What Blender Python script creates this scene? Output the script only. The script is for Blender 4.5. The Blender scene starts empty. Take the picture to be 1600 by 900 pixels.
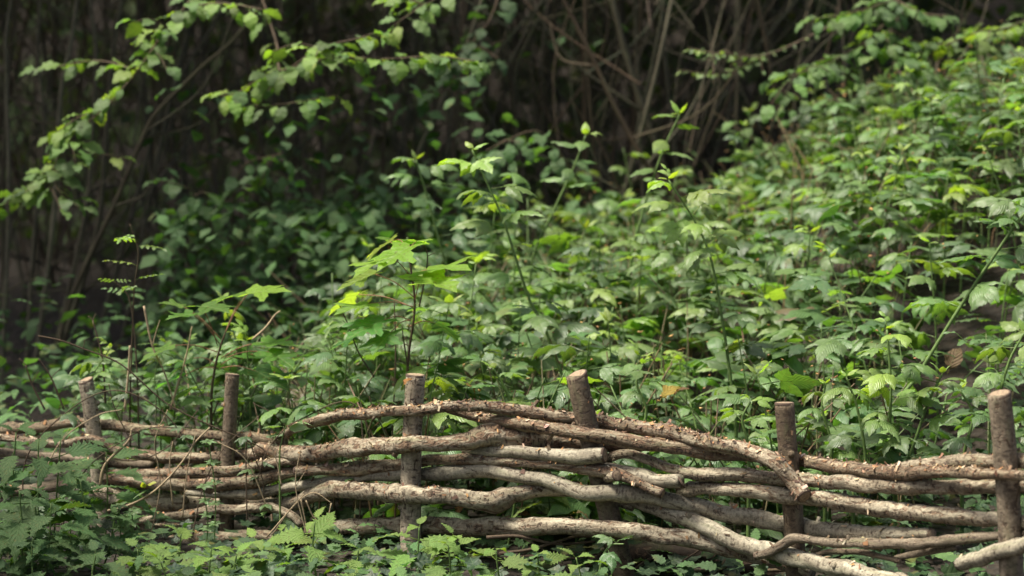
import bpy, math, random
import numpy as np
from mathutils import Vector, Matrix, noise

random.seed(11)
rng = np.random.default_rng(11)
S = bpy.context.scene
COL = S.collection
R = math.radians

# ------------------------------------------------------------------ camera
FPX = 1600 * 85 / 36.0
CAMZ, PITCH = 1.40, math.atan(380 / FPX)
cam = bpy.data.cameras.new('camera')
cam.lens, cam.sensor_width = 85, 36
cam.clip_start, cam.clip_end = 0.1, 400
cam.dof.use_dof = True
cam.dof.focus_distance = 6.02
cam.dof.aperture_fstop = 3.0
cam_o = bpy.data.objects.new('camera', cam)
COL.objects.link(cam_o)
cam_o.location = (0, 0, CAMZ)
cam_o.rotation_euler = (R(90) - PITCH, 0, 0)
S.camera = cam_o

# ------------------------------------------------------------------ sky and sun
SUN_DIR = Vector((-0.42, -0.10, 0.89)).normalized()      # towards the sun
SUN_EL = math.asin(SUN_DIR.z)
SUN_AZ = math.atan2(SUN_DIR.x, SUN_DIR.y)
wd = bpy.data.worlds.new('World')
S.world = wd
wd.use_nodes = True
wn = wd.node_tree
sky = wn.nodes.new('ShaderNodeTexSky')
sky.sky_type = 'NISHITA'
sky.sun_disc = False
sky.sun_elevation = SUN_EL
sky.sun_rotation = SUN_AZ
sky.air_density, sky.dust_density, sky.ozone_density = 0.8, 6.0, 0.3
bgn = wn.nodes['Background']
bgn.inputs['Strength'].default_value = 0.11
wn.links.new(sky.outputs[0], bgn.inputs['Color'])
sl = bpy.data.lights.new('sun', 'SUN')
sl.energy, sl.angle, sl.color = 3.9, R(14), (1.0, 0.95, 0.84)
so = bpy.data.objects.new('sun', sl)
COL.objects.link(so)
so.rotation_euler = (-SUN_DIR).to_track_quat('-Z', 'Y').to_euler()

vs = S.view_settings
vs.view_transform, vs.look = 'Standard', 'None'
vs.exposure, vs.gamma, vs.use_curve_mapping = 1.0, 1.0, False
S.cycles.use_denoising = True
S.cycles.max_bounces = 4
S.cycles.diffuse_bounces = 1
S.cycles.glossy_bounces = 2
S.cycles.transmission_bounces = 3
S.cycles.transparent_max_bounces = 4
S.cycles.sample_clamp_indirect = 4

# ------------------------------------------------------------------ small helpers
def P(px, py, Y):
    """pixel of the photograph + distance along the view -> point of the place"""
    x, y = (px - 800) / FPX, -(py - 450) / FPX
    d = Vector((x, math.cos(PITCH) + y * math.sin(PITCH), -math.sin(PITCH) + y * math.cos(PITCH)))
    return Vector((0, 0, CAMZ)) + d * (Y / d.y)

def smooth(a, b, t):
    t = np.clip((np.asarray(t, float) - a) / (b - a), 0, 1)
    return t * t * (3 - 2 * t)

def G(x, y):
    """height of the ground"""
    H = np.interp(x, [-3.5, -1.7, -0.75, -0.2, 0.5, 0.85, 1.15, 1.9, 4.0, 9], [0.0, 0.0, 0.05, 0.17, 0.29, 0.42, 0.62, 0.86, 1.2, 1.6])
    z = 0.07 + smooth(6.0, 9.1, y) * H + smooth(18, 34, y) * 12 + 0.05 * smooth(0.6, 2.5, x) * smooth(4.5, 6, y)  # the steep far hillside is added to block the sky
    return float(z + 0.025 * math.sin(x * 3.1 + y * 1.7) * math.cos(y * 2.3 - x))

def FY(px):
    """distance of the fence line"""
    return float(np.interp(px, [-100, 140, 360, 648, 930, 1235, 1570, 1700], [6.95, 6.7, 6.5, 6.12, 5.97, 5.78, 5.15, 4.9]))

def catmull(pts, per):
    pts = [np.array(p, float) for p in pts]
    q = [2 * pts[0] - pts[1]] + pts + [2 * pts[-1] - pts[-2]]
    out = []
    for i in range(1, len(q) - 2):
        a, b, c, d = q[i - 1:i + 3]
        n = per if isinstance(per, int) else max(2, int(np.linalg.norm((c - b)[:3]) / per))
        for k in range(n):
            t = k / n
            out.append(0.5 * (2 * b + (c - a) * t + (2 * a - 5 * b + 4 * c - d) * t * t + (3 * b - a - 3 * c + d) * t ** 3))
    out.append(q[-2])
    return np.array(out)

class MB:
    """collects one mesh: vertices, faces, a uv and a colour for each vertex"""
    def __init__(s):
        s.v, s.f, s.uv, s.c = [], [], [], []
    def vert(s, p, uv=(0.5, 0), c=(1, 1, 1)):
        s.v.append(tuple(p)); s.uv.append(tuple(uv)); s.c.append(tuple(c))
        return len(s.v) - 1
    def tube(s, pts, rad, sides=6, c=(1, 1, 1), cap=True, wob=0.0, seed=0.0):
        pts = np.asarray(pts, float)
        n = len(pts)
        rad = np.full(n, rad) if np.isscalar(rad) else np.asarray(rad, float)
        tan = np.gradient(pts, axis=0)
        tan /= np.linalg.norm(tan, axis=1)[:, None] + 1e-9
        ref = np.array([0, 0, 1.0]) if abs(tan[0][2]) < 0.8 else np.array([0, 1.0, 0])
        length, base = 0.0, len(s.v)
        for i in range(n):
            if i:
                length += np.linalg.norm(pts[i] - pts[i - 1])
            a = ref - tan[i] * np.dot(ref, tan[i]); a /= np.linalg.norm(a) + 1e-9
            ref = a
            b = np.cross(tan[i], a)
            for k in range(sides):
                th = 2 * math.pi * k / sides
                r = rad[i]
                if wob:
                    ct, st = math.cos(th), math.sin(th)
                    r *= 1 + wob * noise.noise(Vector((length * 9 + seed, ct * 1.1, st * 1.1 + seed))) \
                           + 0.5 * wob * noise.noise(Vector((length * 45 + seed, ct * 2.6, st * 2.6)))
                s.vert(pts[i] + (a * math.cos(th) + b * math.sin(th)) * r, (length, k / sides), c)
        for i in range(n - 1):
            for k in range(sides):
                k2 = (k + 1) % sides
                s.f.append((base + i * sides + k, base + i * sides + k2, base + (i + 1) * sides + k2, base + (i + 1) * sides + k))
        if cap:
            s.f.append(tuple(base + k for k in range(sides))[::-1])
            s.f.append(tuple(base + (n - 1) * sides + k for k in range(sides)))
        return base
    def mesh(s, name, mat, smooth_=True):
        return arrays_mesh(name, np.array(s.v, np.float32), s.f, np.array(s.uv, np.float32), np.array(s.c, np.float32), mat, smooth_)

def arrays_mesh(name, V, F, UV, C, mat, smooth_=True):
    me = bpy.data.meshes.new(name)
    if isinstance(F, list):
        tot = np.array([len(f) for f in F], np.int32)
        idx = np.fromiter((i for f in F for i in f), np.int32)
    else:
        tot = np.full(len(F), F.shape[1], np.int32)
        idx = F.astype(np.int32).ravel()
    me.vertices.add(len(V)); me.vertices.foreach_set('co', V.astype(np.float32).ravel())
    me.loops.add(len(idx)); me.loops.foreach_set('vertex_index', idx)
    me.polygons.add(len(tot))
    st = np.zeros(len(tot), np.int32); st[1:] = np.cumsum(tot)[:-1]
    me.polygons.foreach_set('loop_start', st)
    me.update(calc_edges=True)
    if UV is not None:
        u = me.uv_layers.new(name='UVMap')
        u.data.foreach_set('uv', UV[idx].astype(np.float32).ravel())
    if C is not None:
        a = me.color_attributes.new('tint', 'FLOAT_COLOR', 'POINT')
        a.data.foreach_set('color', np.concatenate([C, np.ones((len(C), 1))], 1).astype(np.float32).ravel())
    if smooth_:
        me.polygons.foreach_set('use_smooth', np.ones(len(tot), bool))
    me.materials.append(mat)
    me.validate(verbose=False)
    return me

def ob(name, me, parent=None, M=None, color=None):
    o = bpy.data.objects.new(name, me)
    COL.objects.link(o)
    if parent is not None:
        o.parent = parent
    if M is not None:
        o.matrix_basis = M
    if color is not None:
        o.color = (*color, 1)
    return o

def tag(o, label=None, cat=None, group=None, kind=None):
    for k, v in (('label', label), ('category', cat), ('group', group), ('kind', kind)):
        if v:
            o[k] = v
    return o

def thing(name, loc, label, cat, group=None):
    o = bpy.data.objects.new(name, None)
    o.empty_display_size = 0.05
    COL.objects.link(o)
    o.location = loc
    return tag(o, label, cat, group)

# ------------------------------------------------------------------ materials
def newmat(name):
    m = bpy.data.materials.new(name)
    m.use_nodes = True
    nt = m.node_tree
    for n in list(nt.nodes):
        nt.nodes.remove(n)
    out = nt.nodes.new('ShaderNodeOutputMaterial')
    def N(t, ins=None, **props):
        n = nt.nodes.new(t)
        for k, v in props.items():
            setattr(n, k, v)
        for k, v in (ins or {}).items():
            sock = n.inputs[k]
            if isinstance(v, bpy.types.NodeSocket):
                nt.links.new(v, sock)
            else:
                sock.default_value = v
        return n
    def math_(op, a, b=0.0, c=0.0, clamp=False):
        return N('ShaderNodeMath', {0: a, 1: b, 2: c}, operation=op, use_clamp=clamp).outputs[0]
    def mix(f, a, b, blend='MIX'):
        n = N('ShaderNodeMix', None, data_type='RGBA', blend_type=blend)
        for k, v in ((0, f), (6, a), (7, b)):
            if isinstance(v, bpy.types.NodeSocket):
                nt.links.new(v, n.inputs[k])
            else:
                n.inputs[k].default_value = v if k == 0 else (*v[:3], 1)
        return n.outputs[2]
    def ramp(f, stops):
        n = N('ShaderNodeValToRGB', {0: f})
        e = n.color_ramp.elements
        while len(e) < len(stops):
            e.new(0.5)
        for q, (p, c) in zip(e, stops):
            q.position = p
            q.color = (*c, 1) if not np.isscalar(c) else (c, c, c, 1)
        return n.outputs[0]
    return m, nt, out, N, math_, mix, ramp

def leaf_material(name, per_object, veins=8.0, rough=0.36, spec=0.55, trans=0.40, pale_back=0.2, bump=0.42, vmix=0.22):
    m, nt, out, N, mt, mix, ramp = newmat(name)
    uv = N('ShaderNodeSeparateXYZ', {0: N('ShaderNodeUVMap', uv_map='UVMap').outputs[0]})
    u = mt('ABSOLUTE', mt('MULTIPLY_ADD', uv.outputs[0], 2.0, -1.0))
    v = uv.outputs[1]
    if per_object:
        base = N('ShaderNodeObjectInfo').outputs['Color']
    else:
        base = N('ShaderNodeVertexColor', layer_name='tint').outputs[0]
    ph = mt('FRACT', mt('MULTIPLY', mt('MULTIPLY_ADD', u, -0.38, v), veins))
    d = mt('ABSOLUTE', mt('SUBTRACT', ph, 0.5))
    vein = mt('SUBTRACT', 1.0, mt('MULTIPLY', d, 7.0), clamp=True)
    mid = mt('SUBTRACT', 1.0, mt('MULTIPLY', u, 16.0), clamp=True)
    allv = mt('MAXIMUM', mt('MULTIPLY', vein, 0.6), mid)
    tc = N('ShaderNodeTexCoord')
    nz = N('ShaderNodeTexNoise', {'Vector': tc.outputs['Object'], 'Scale': 45.0, 'Detail': 1.0}).outputs[0]
    blot = N('ShaderNodeTexNoise', {'Vector': tc.outputs['Object'], 'Scale': 14.0, 'Detail': 1.0}).outputs[0]
    c1 = mix(mt('MULTIPLY', allv, vmix), base, (0.30, 0.38, 0.16))
    c2 = mix(1.0, c1, ramp(nz, [(0.25, 0.78), (0.75, 1.18)]), 'MULTIPLY')
    c2 = mix(ramp(blot, [(0.62, 0.0), (0.70, 0.55)]), c2, (0.13, 0.115, 0.03))
    geo = N('ShaderNodeNewGeometry')
    c3 = mix(mt('MULTIPLY', geo.outputs['Backfacing'], pale_back), c2, (0.22, 0.28, 0.16))
    h = mt('ADD', mt('MULTIPLY', mt('COSINE', mt('MULTIPLY', ph, 6.2832)), 0.5), mt('MULTIPLY', mid, -0.8))
    bp = N('ShaderNodeBump', {'Strength': bump, 'Distance': 0.0025, 'Height': h}).outputs[0]
    b = N('ShaderNodeBsdfPrincipled', {'Base Color': c3, 'Roughness': rough, 'Specular IOR Level': spec, 'Normal': bp})
    tcol = mix(1.0, c2, (1.8, 1.85, 0.55), 'MULTIPLY')
    t = N('ShaderNodeBsdfTranslucent', {'Color': tcol, 'Normal': bp})
    s = N('ShaderNodeMixShader', {0: trans, 1: b.outputs[0], 2: t.outputs[0]})
    nt.links.new(s.outputs[0], out.inputs[0])
    return m

def bark_material(name, light, mid_, dark, peel=0.5, lent=0.5, rough=0.85, bump=0.6, seed_obj=True):
    m, nt, out, N, mt, mix, ramp = newmat(name)
    uv = N('ShaderNodeUVMap', uv_map='UVMap').outputs[0]
    s = N('ShaderNodeSeparateXYZ', {0: uv})
    rnd = N('ShaderNodeObjectInfo').outputs['Random']
    ang = mt('MULTIPLY', s.outputs[1], 6.28318)
    cx, sy = mt('COSINE', ang), mt('SINE', ang)
    L = mt('ADD', s.outputs[0], mt('MULTIPLY', rnd, 37.0))
    def coord(fl, fr):
        return N('ShaderNodeCombineXYZ', {0: mt('MULTIPLY', L, fl), 1: mt('MULTIPLY', cx, fr), 2: mt('MULTIPLY', sy, fr)}).outputs[0]
    big = N('ShaderNodeTexNoise', {'Vector': coord(9, 0.9), 'Scale': 1.0, 'Detail': 4.0, 'Roughness': 0.6}).outputs[0]
    fine = N('ShaderNodeTexNoise', {'Vector': coord(120, 2.6), 'Scale': 1.0, 'Detail': 3.0, 'Roughness': 0.7}).outputs[0]
    dash = N('ShaderNodeTexNoise', {'Vector': coord(150, 1.5), 'Scale': 1.0, 'Detail': 2.0}).outputs[0]
    scar = N('ShaderNodeTexNoise', {'Vector': coord(34, 1.7), 'Scale': 1.0, 'Detail': 3.0, 'Distortion': 0.8}).outputs[0]
    spk = N('ShaderNodeTexVoronoi', {'Vector': coord(150, 3.2), 'Scale': 1.0}).outputs['Distance']
    c = mix(ramp(big, [(0.38, 0.0), (0.58, 1.0)]), light, mid_)
    c = mix(1.0, c, ramp(fine, [(0.25, 0.45), (0.75, 1.3)]), 'MULTIPLY')
    c = mix(1.0, c, ramp(mt('FRACT', mt('MULTIPLY', rnd, 7.3)), [(0.0, (0.70, 0.64, 0.56)), (0.5, (0.95, 0.93, 0.9)), (1.0, (1.12, 1.12, 1.10))]), 'MULTIPLY')
    alg = N('ShaderNodeTexNoise', {'Vector': coord(5, 0.7), 'Scale': 1.3, 'Detail': 3.0}).outputs[0]
    c = mix(ramp(alg, [(0.55, 0.0), (0.72, 0.5)]), c, (0.15, 0.16, 0.075))
    pm = ramp(scar, [(0.60 - 0.10 * peel, 0.0), (0.66 - 0.10 * peel, 1.0)])
    pcol = mix(fine, (0.085, 0.05, 0.032), (0.26, 0.165, 0.10))
    c = mix(mt('MULTIPLY', pm, 0.9 * min(1, peel + 0.25)), c, pcol)
    dm = mt('MULTIPLY', ramp(dash, [(0.56, 0.0), (0.62, 1.0)]), ramp(big, [(0.38, 0.15), (0.6, 1.0)]))
    dm = mt('MULTIPLY', dm, min(1.0, lent * 1.25))
    sm = mt('MULTIPLY', ramp(spk, [(0.10, 1.0), (0.22, 0.0)]), 0.6 * lent)
    c = mix(mt('MAXIMUM', dm, sm), c, dark)
    crack_shadow = ramp(scar, [(0.62, 0.0), (0.655, 1.0), (0.74, 0.0)])
    c = mix(mt('MULTIPLY', crack_shadow, 0.85), c, (0.025, 0.018, 0.013))  # dark cracks, with shadows of curled bark put into the colour
    h = mt('ADD', mt('MULTIPLY', fine, 0.7), mt('MULTIPLY', dm, -0.5))
    h = mt('ADD', h, mt('MULTIPLY', pm, -0.5))
    bp = N('ShaderNodeBump', {'Strength': bump, 'Distance': 0.004, 'Height': h}).outputs[0]
    b = N('ShaderNodeBsdfPrincipled', {'Base Color': c, 'Roughness': rough, 'Specular IOR Level': 0.25, 'Normal': bp})
    nt.links.new(b.outputs[0], out.inputs[0])
    return m

def plain_material(name, color, rough=0.8, attr=False, var=0.35, scale=60, trans=0.0):
    m, nt, out, N, mt, mix, ramp = newmat(name)
    tc = N('ShaderNodeTexCoord')
    nz = N('ShaderNodeTexNoise', {'Vector': tc.outputs['Object'], 'Scale': scale, 'Detail': 4.0}).outputs[0]
    c = N('ShaderNodeVertexColor', layer_name='tint').outputs[0] if attr else color
    c = mix(1.0, c, ramp(nz, [(0.25, 1 - var), (0.75, 1 + var)]), 'MULTIPLY')
    bp = N('ShaderNodeBump', {'Strength': 0.4, 'Distance': 0.003, 'Height': nz}).outputs[0]
    b = N('ShaderNodeBsdfPrincipled', {'Base Color': c, 'Roughness': rough, 'Specular IOR Level': 0.3, 'Normal': bp})
    sh = b.outputs[0]
    if trans:
        t = N('ShaderNodeBsdfTranslucent', {'Color': c})
        sh = N('ShaderNodeMixShader', {0: trans, 1: sh, 2: t.outputs[0]}).outputs[0]
    nt.links.new(sh, out.inputs[0])
    return m

def cut_material():
    m, nt, out, N, mt, mix, ramp = newmat('cut_wood')
    uv = N('ShaderNodeUVMap', uv_map='UVMap').outputs[0]
    s = N('ShaderNodeSeparateXYZ', {0: uv})
    r = s.outputs[0]
    tc = N('ShaderNodeTexCoord')
    nz = N('ShaderNodeTexNoise', {'Vector': tc.outputs['Object'], 'Scale': 160.0, 'Detail': 4.0}).outputs[0]
    ring = mt('SINE', mt('MULTIPLY', mt('ADD', r, mt('MULTIPLY', nz, 0.25)), 42.0))
    c = mix(mt('MULTIPLY_ADD', ring, 0.25, 0.35), (0.36, 0.27, 0.17), (0.17, 0.11, 0.065))
    c = mix(ramp(nz, [(0.4, 0.0), (0.7, 0.7)]), c, (0.07, 0.05, 0.035))
    c = mix(ramp(r, [(0.80, 0.0), (0.90, 1.0)]), c, (0.06, 0.038, 0.025))
    bp = N('ShaderNodeBump', {'Strength': 0.5, 'Distance': 0.002, 'Height': nz}).outputs[0]
    b = N('ShaderNodeBsdfPrincipled', {'Base Color': c, 'Roughness': 0.9, 'Normal': bp})
    nt.links.new(b.outputs[0], out.inputs[0])
    return m

M_LEAF = leaf_material('bramble_leaf', True, rough=0.40, spec=0.7)
M_LEAFS = leaf_material('bramble_leaf_mass', False, rough=0.40, spec=0.7)
M_SHADELEAF = leaf_material('shade_leaf_mass', False, rough=0.62, spec=0.2, trans=0.36, vmix=0.1)  # duller leaf copy, gloss lowered so leaves in shade stay dark
M_HAZEL = leaf_material('hazel_leaf', True, veins=9, rough=0.5, spec=0.35, trans=0.45, vmix=0.2)
M_MAPLE = leaf_material('maple_leaf', True, veins=5, rough=0.42, trans=0.56, bump=0.5, vmix=0.35)
M_NETTLE = leaf_material('nettle_leaf', True, veins=7, rough=0.62, spec=0.15, trans=0.4, vmix=0.12)
M_IVY = leaf_material('ivy_leaf', True, veins=4, rough=0.3, spec=0.5, trans=0.12, pale_back=0.3, bump=0.2)
M_IVYS = leaf_material('ivy_leaf_mass', False, veins=4, rough=0.5, spec=0.25, trans=0.12, pale_back=0.2, bump=0.2, vmix=0.12)
M_DEADLEAF = leaf_material('dead_leaf', True, veins=6, rough=0.7, spec=0.2, trans=0.3, pale_back=0.1, bump=0.8)
M_STEM = plain_material('green_stem', (0.10, 0.16, 0.045), 0.5)
M_STEMS = plain_material('stem_mass', None, 0.6, attr=True)
M_REDSTEM = plain_material('red_stem', (0.21, 0.10, 0.06), 0.5)
M_DRY = plain_material('dry_stalk', (0.30, 0.23, 0.14), 0.8)
M_TWIG = bark_material('twig_bark', (0.15, 0.11, 0.075), (0.09, 0.065, 0.045), (0.03, 0.02, 0.015), 0.2, 0.5)
M_THICK = bark_material('thicket_bark', (0.14, 0.13, 0.088), (0.09, 0.082, 0.055), (0.035, 0.031, 0.022), 0.0, 0.4)
M_THICKRED = bark_material('thicket_bark_reddish', (0.115, 0.088, 0.058), (0.078, 0.06, 0.04), (0.04, 0.03, 0.022), 0.0, 0.3)
M_TWIGS = plain_material('twig_mass', None, 0.85, attr=True)
M_ROD = bark_material('rod_bark', (0.38, 0.335, 0.245), (0.19, 0.157, 0.11), (0.045, 0.03, 0.022), 0.55, 0.75, bump=0.8)
M_RODSMOOTH = bark_material('smooth_rod_bark', (0.34, 0.31, 0.232), (0.22, 0.192, 0.14), (0.06, 0.045, 0.032), 0.05, 0.6, rough=0.7, bump=0.4)
M_RODFLAKY = bark_material('flaky_rod_bark', (0.38, 0.325, 0.235), (0.155, 0.118, 0.08), (0.04, 0.027, 0.02), 0.95, 0.8, bump=1.0)
M_STAKE = bark_material('stake_bark', (0.24, 0.198, 0.143), (0.145, 0.117, 0.084), (0.05, 0.035, 0.028), 0.25, 0.6)
M_STAKEPALE = bark_material('pale_stake_bark', (0.37, 0.32, 0.238), (0.235, 0.20, 0.148), (0.05, 0.037, 0.03), 0.2, 0.8)
M_LOGDARK = bark_material('dark_log_bark', (0.055, 0.042, 0.03), (0.03, 0.023, 0.018), (0.012, 0.01, 0.008), 0.2, 0.5)
M_FLAKE = plain_material('bark_flake', None, 0.85, attr=True, trans=0.1)
M_CUT = cut_material()

# ------------------------------------------------------------------ leaf shapes
def blade(L=1.0, W=0.55, n=8, teeth=0.10, fold=0.25, droop=0.5, cols=2, peak=0.42, wav=0.03, seed=0, base_w=0.0, tipp=1.0, convex=0.0):
    """leaf blade, base at the origin, pointing +X, upper face +Z: (V, F, UV); vertex 0 is the base"""
    rr = random.Random(seed)
    V, F, UV = [(0, 0, 0)], [], [(0.5, 0)]
    ks = [-1, 0, 1] if cols == 1 else [-1, -0.5, 0, 0.5, 1]
    x = z = 0.0
    for i in range(1, n):
        t = i / n
        th = droop * (t ** 1.3)
        x += L / n * math.cos(th); z -= L / n * math.sin(th)
        w = math.sin(math.pi * t ** (math.log(0.5) / math.log(peak))) ** 0.85
        w = max(w, base_w * (1 - t)) * (1 - 0.38 * t ** 2.5 * tipp)
        for k in ks:
            e = abs(k) == 1
            tw = (1 + teeth * (1 if i % 2 else -1)) if e else 1
            y = k * w * W / 2 * tw
            zz = z + abs(y) * fold - convex * y * y / W - (abs(k) ** 2) * 0.10 * W * droop + wav * math.sin(i * 1.9 + k * 2 + seed) * abs(k)
            V.append((x + (teeth * 0.35 * L / n * (1 if i % 2 else -1) if e else 0) - abs(k) * 0.0, y, zz)); UV.append((0.5 + 0.5 * k, t))
    th = droop
    V.append((x + L / n * math.cos(th), 0, z - L / n * math.sin(th))); UV.append((0.5, 1))
    c = len(ks)
    for k in range(c - 1):
        F.append((0, 1 + k, 2 + k))
    for i in range(n - 2):
        for k in range(c - 1):
            a = 1 + i * c + k
            F.append((a, a + c, a + c + 1, a + 1))
    a = 1 + (n - 2) * c
    for k in range(c - 1):
        F.append((a + k, len(V) - 1, a + k + 1))
    # wind so that the upper face looks along +Z
    F = [f[::-1] for f in F]
    return np.array(V, float), F, np.array(UV, float)

class LeafB:
    def __init__(s):
        s.V, s.F, s.UV = [(0, 0, 0)], [], [(0.5, -0.05)]
    def stalk(s, a, p, r):
        """thin stalk from vertex a to a new vertex at p"""
        p0, p1 = Vector(s.V[a]), Vector(p)
        d = (p1 - p0).normalized()
        e = d.orthogonal().normalized(); g = d.cross(e)
        b = len(s.V)
        for q in (0.04, 0.96):
            for k in range(3):
                s.V.append(tuple(p0.lerp(p1, q) + (e * math.cos(k * 2.094) + g * math.sin(k * 2.094)) * r)); s.UV.append((0.5, -0.05))
        s.V.append(tuple(p1)); s.UV.append((0.5, -0.05))
        t = len(s.V) - 1
        for k in range(3):
            k2 = (k + 1) % 3
            s.F += [(a, b + k2, b + k), (b + k, b + k2, b + 3 + k2, b + 3 + k), (b + 3 + k, b + 3 + k2, t)]
        return t
    def add(s, bl, a, M):
        V, F, UV = bl
        off = Vector(s.V[a])
        m = [a]
        for p, u in zip(V[1:], UV[1:]):
            s.V.append(tuple(off + (M @ Vector(p)))); s.UV.append(tuple(u)); m.append(len(s.V) - 1)
        s.F += [tuple(m[i] for i in f) for f in F]
    def out(s):
        return np.array(s.V, float), s.F, np.array(s.UV, float)

def rot(az, pitch=0.0, roll=0.0):
    return Matrix.Rotation(az, 3, 'Z') @ Matrix.Rotation(-pitch, 3, 'Y') @ Matrix.Rotation(roll, 3, 'X')

def trifoliate(seed, n=8, cols=2, five=False, droop=0.6, W=0.54):
    rr = random.Random(seed)
    b = LeafB()
    g = lambda: rr.uniform(-0.12, 0.12)
    node = b.stalk(0, (0.55, 0, 0.10), 0.016)
    top = b.stalk(node, (0.80, g() * 0.3, 0.10), 0.013)
    dr = droop + rr.uniform(-0.2, 0.25)
    sd = seed * 7
    b.add(blade(1.0, W, n, 0.075, 0.14, dr, cols, seed=sd, base_w=0.2, wav=0.02, convex=0.5, peak=0.38, tipp=1.6), top, rot(g(), -0.05 + g(), g() * 1.5))
    for sgn in (1, -1):
        b.add(blade(0.86, W * 0.86, n, 0.075, 0.14, dr + g(), cols, seed=sd + 1 + sgn, wav=0.02, convex=0.5, peak=0.38, tipp=1.6), node, rot(sgn * (0.95 + g()), -0.08 + g(), g() * 2 - sgn * 0.12))
        if five:
            b.add(blade(0.62, W * 0.6, max(5, n - 2), 0.1, 0.24, dr + g(), cols, seed=sd + 5 + sgn), node, rot(sgn * (1.75 + g()), -0.2 + g(), g() * 2))
    return b.out()

def single(seed, stalk=0.18, **kw):
    b = LeafB()
    n = b.stalk(0, (stalk, 0, 0.02), 0.014)
    b.add(blade(seed=seed, **kw), n, rot(0, 0, 0))
    return b.out()

def lobed(half, seed, stalk=0.9, up=0.5, curl=0.35, centre=0.3, r=0.013):
    rr = random.Random(seed)
    b = LeafB()
    n = b.stalk(0, (stalk * math.cos(up), 0, stalk * math.sin(up)), r) if stalk else 0
    out = [(x, y) for x, y in half] + [(x, -y) for x, y in half[::-1]][1:]
    out = out[:-1] if out[0] == out[-1] else out
    V, F, UV = [(0, 0, 0)], [], [(0.5, 0)]
    def z(x, y):
        return -curl * (x * x * 0.5 + y * y * 0.9) + 0.16 * abs(y) + 0.03 * math.sin(7 * x + seed) * abs(y) * 4
    V.append((centre, 0, z(centre, 0))); UV.append((0.5, centre))
    rings = [0.5, 1.0]
    idx = []
    for q in rings:
        row = []
        for (x, y) in out[1:]:
            xx, yy = centre + (x - centre) * q, y * q
            xx += rr.uniform(-0.015, 0.015); yy += rr.uniform(-0.015, 0.015)
            V.append((xx, yy, z(xx, yy))); UV.append((0.5 + 0.8 * yy, max(0.01, xx))); row.append(len(V) - 1)
        idx.append(row)
    k = len(idx[0])
    for j in range(k - 1):
        F.append((1, idx[0][j + 1], idx[0][j]))
        F.append((idx[0][j], idx[0][j + 1], idx[1][j + 1], idx[1][j]))
    F += [(1, idx[0][0], 0), (0, idx[0][0], idx[1][0]), (1, 0, idx[0][-1]), (0, idx[1][-1], idx[0][-1])]
    # +Z winding for the fan
    nF = []
    VV = np.array(V)
    for f in F:
        a, c, d = VV[f[0]], VV[f[1]], VV[f[2]]
        nF.append(f if np.cross(c - a, d - a)[2] > 0 else f[::-1])
    b.add((VV, nF, np.array(UV)), n, rot(0, -0.12, 0))
    return b.out()

MAPLE = [(0, 0), (-0.09, 0.08), (-0.15, 0.24), (-0.08, 0.30), (-0.06, 0.47), (0.06, 0.42), (0.12, 0.33), (0.25, 0.27), (0.33, 0.40), (0.42, 0.44),
         (0.50, 0.60), (0.60, 0.62), (0.58, 0.44), (0.63, 0.36), (0.54, 0.15), (0.68, 0.22), (0.76, 0.23), (0.83, 0.12), (1.02, 0.0)]
IVY = [(0, 0), (-0.12, 0.15), (-0.10, 0.42), (0.08, 0.40), (0.20, 0.30), (0.42, 0.52), (0.50, 0.30), (0.66, 0.16), (1.0, 0.0)]

def pinnate(seed, pairs=3, lw=0.5, n=5):
    rr = random.Random(seed)
    b = LeafB()
    a = 0
    for i in range(pairs):
        a = b.stalk(a, (0.35 + 0.34 * i, rr.uniform(-.02, .02), 0.08 - 0.03 * i * i * 0.4), 0.012)
        for sg in (1, -1):
            b.add(blade(0.42, 0.42 * lw, n, 0.08, 0.2, 0.3, 1, seed=seed + i), a, rot(sg * rr.uniform(0.9, 1.2), -0.05, 0))
    a = b.stalk(a, (0.35 + 0.34 * pairs, 0, 0), 0.012)
    b.add(blade(0.45, 0.45 * lw, n, 0.08, 0.2, 0.3, 1, seed=seed), a, rot(0, -0.1, 0))
    return b.out()

def leaf_mesh(name, tpl, mat):
    V, F, UV = tpl
    return arrays_mesh(name, V, F, UV, None, mat)

BR = [leaf_mesh('bramble_leaf', trifoliate(s, 12, 2, s % 3 == 0, droop=0.3 + 0.2 * (s % 4)), M_LEAF) for s in range(8)]
BRY = [leaf_mesh('bramble_bud_leaf', trifoliate(s + 40, 6, 1, False, 0.9, W=0.42), M_LEAF) for s in range(4)]
HZ = [leaf_mesh('hazel_leaf', single(s, stalk=0.38, n=11, W=0.68, teeth=0.09, fold=0.2, droop=0.6 + 0.3 * (s % 3), peak=0.44, base_w=0.45, wav=0.05, tipp=1.1), M_HAZEL) for s in range(6)]
MA = [leaf_mesh('maple_leaf', lobed(MAPLE, s, stalk=0.0, curl=0.12 + 0.12 * (s % 3)), M_MAPLE) for s in range(5)]
NE = [leaf_mesh('nettle_leaf', single(s, stalk=0.22, n=17, W=0.46, teeth=0.24, fold=0.3, droop=0.5 + 0.25 * (s % 3), peak=0.30, base_w=0.45, wav=0.02, tipp=1.6), M_NETTLE) for s in range(5)]
IV = [leaf_mesh('ivy_leaf', lobed(IVY, s, stalk=0.5, up=0.4, curl=0.15, centre=0.28), M_IVY) for s in range(4)]
RO = [leaf_mesh('rose_leaf', pinnate(s, 3), M_LEAF) for s in range(3)]
FE = [leaf_mesh('pinnate_leaf', pinnate(s + 9, 6, 0.62), M_LEAF) for s in range(2)]
DL = [leaf_mesh('dead_leaf', single(s, n=7, W=0.6, teeth=0.06, fold=0.5, droop=1.4, wav=0.08), M_DEADLEAF) for s in range(3)]
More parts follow.
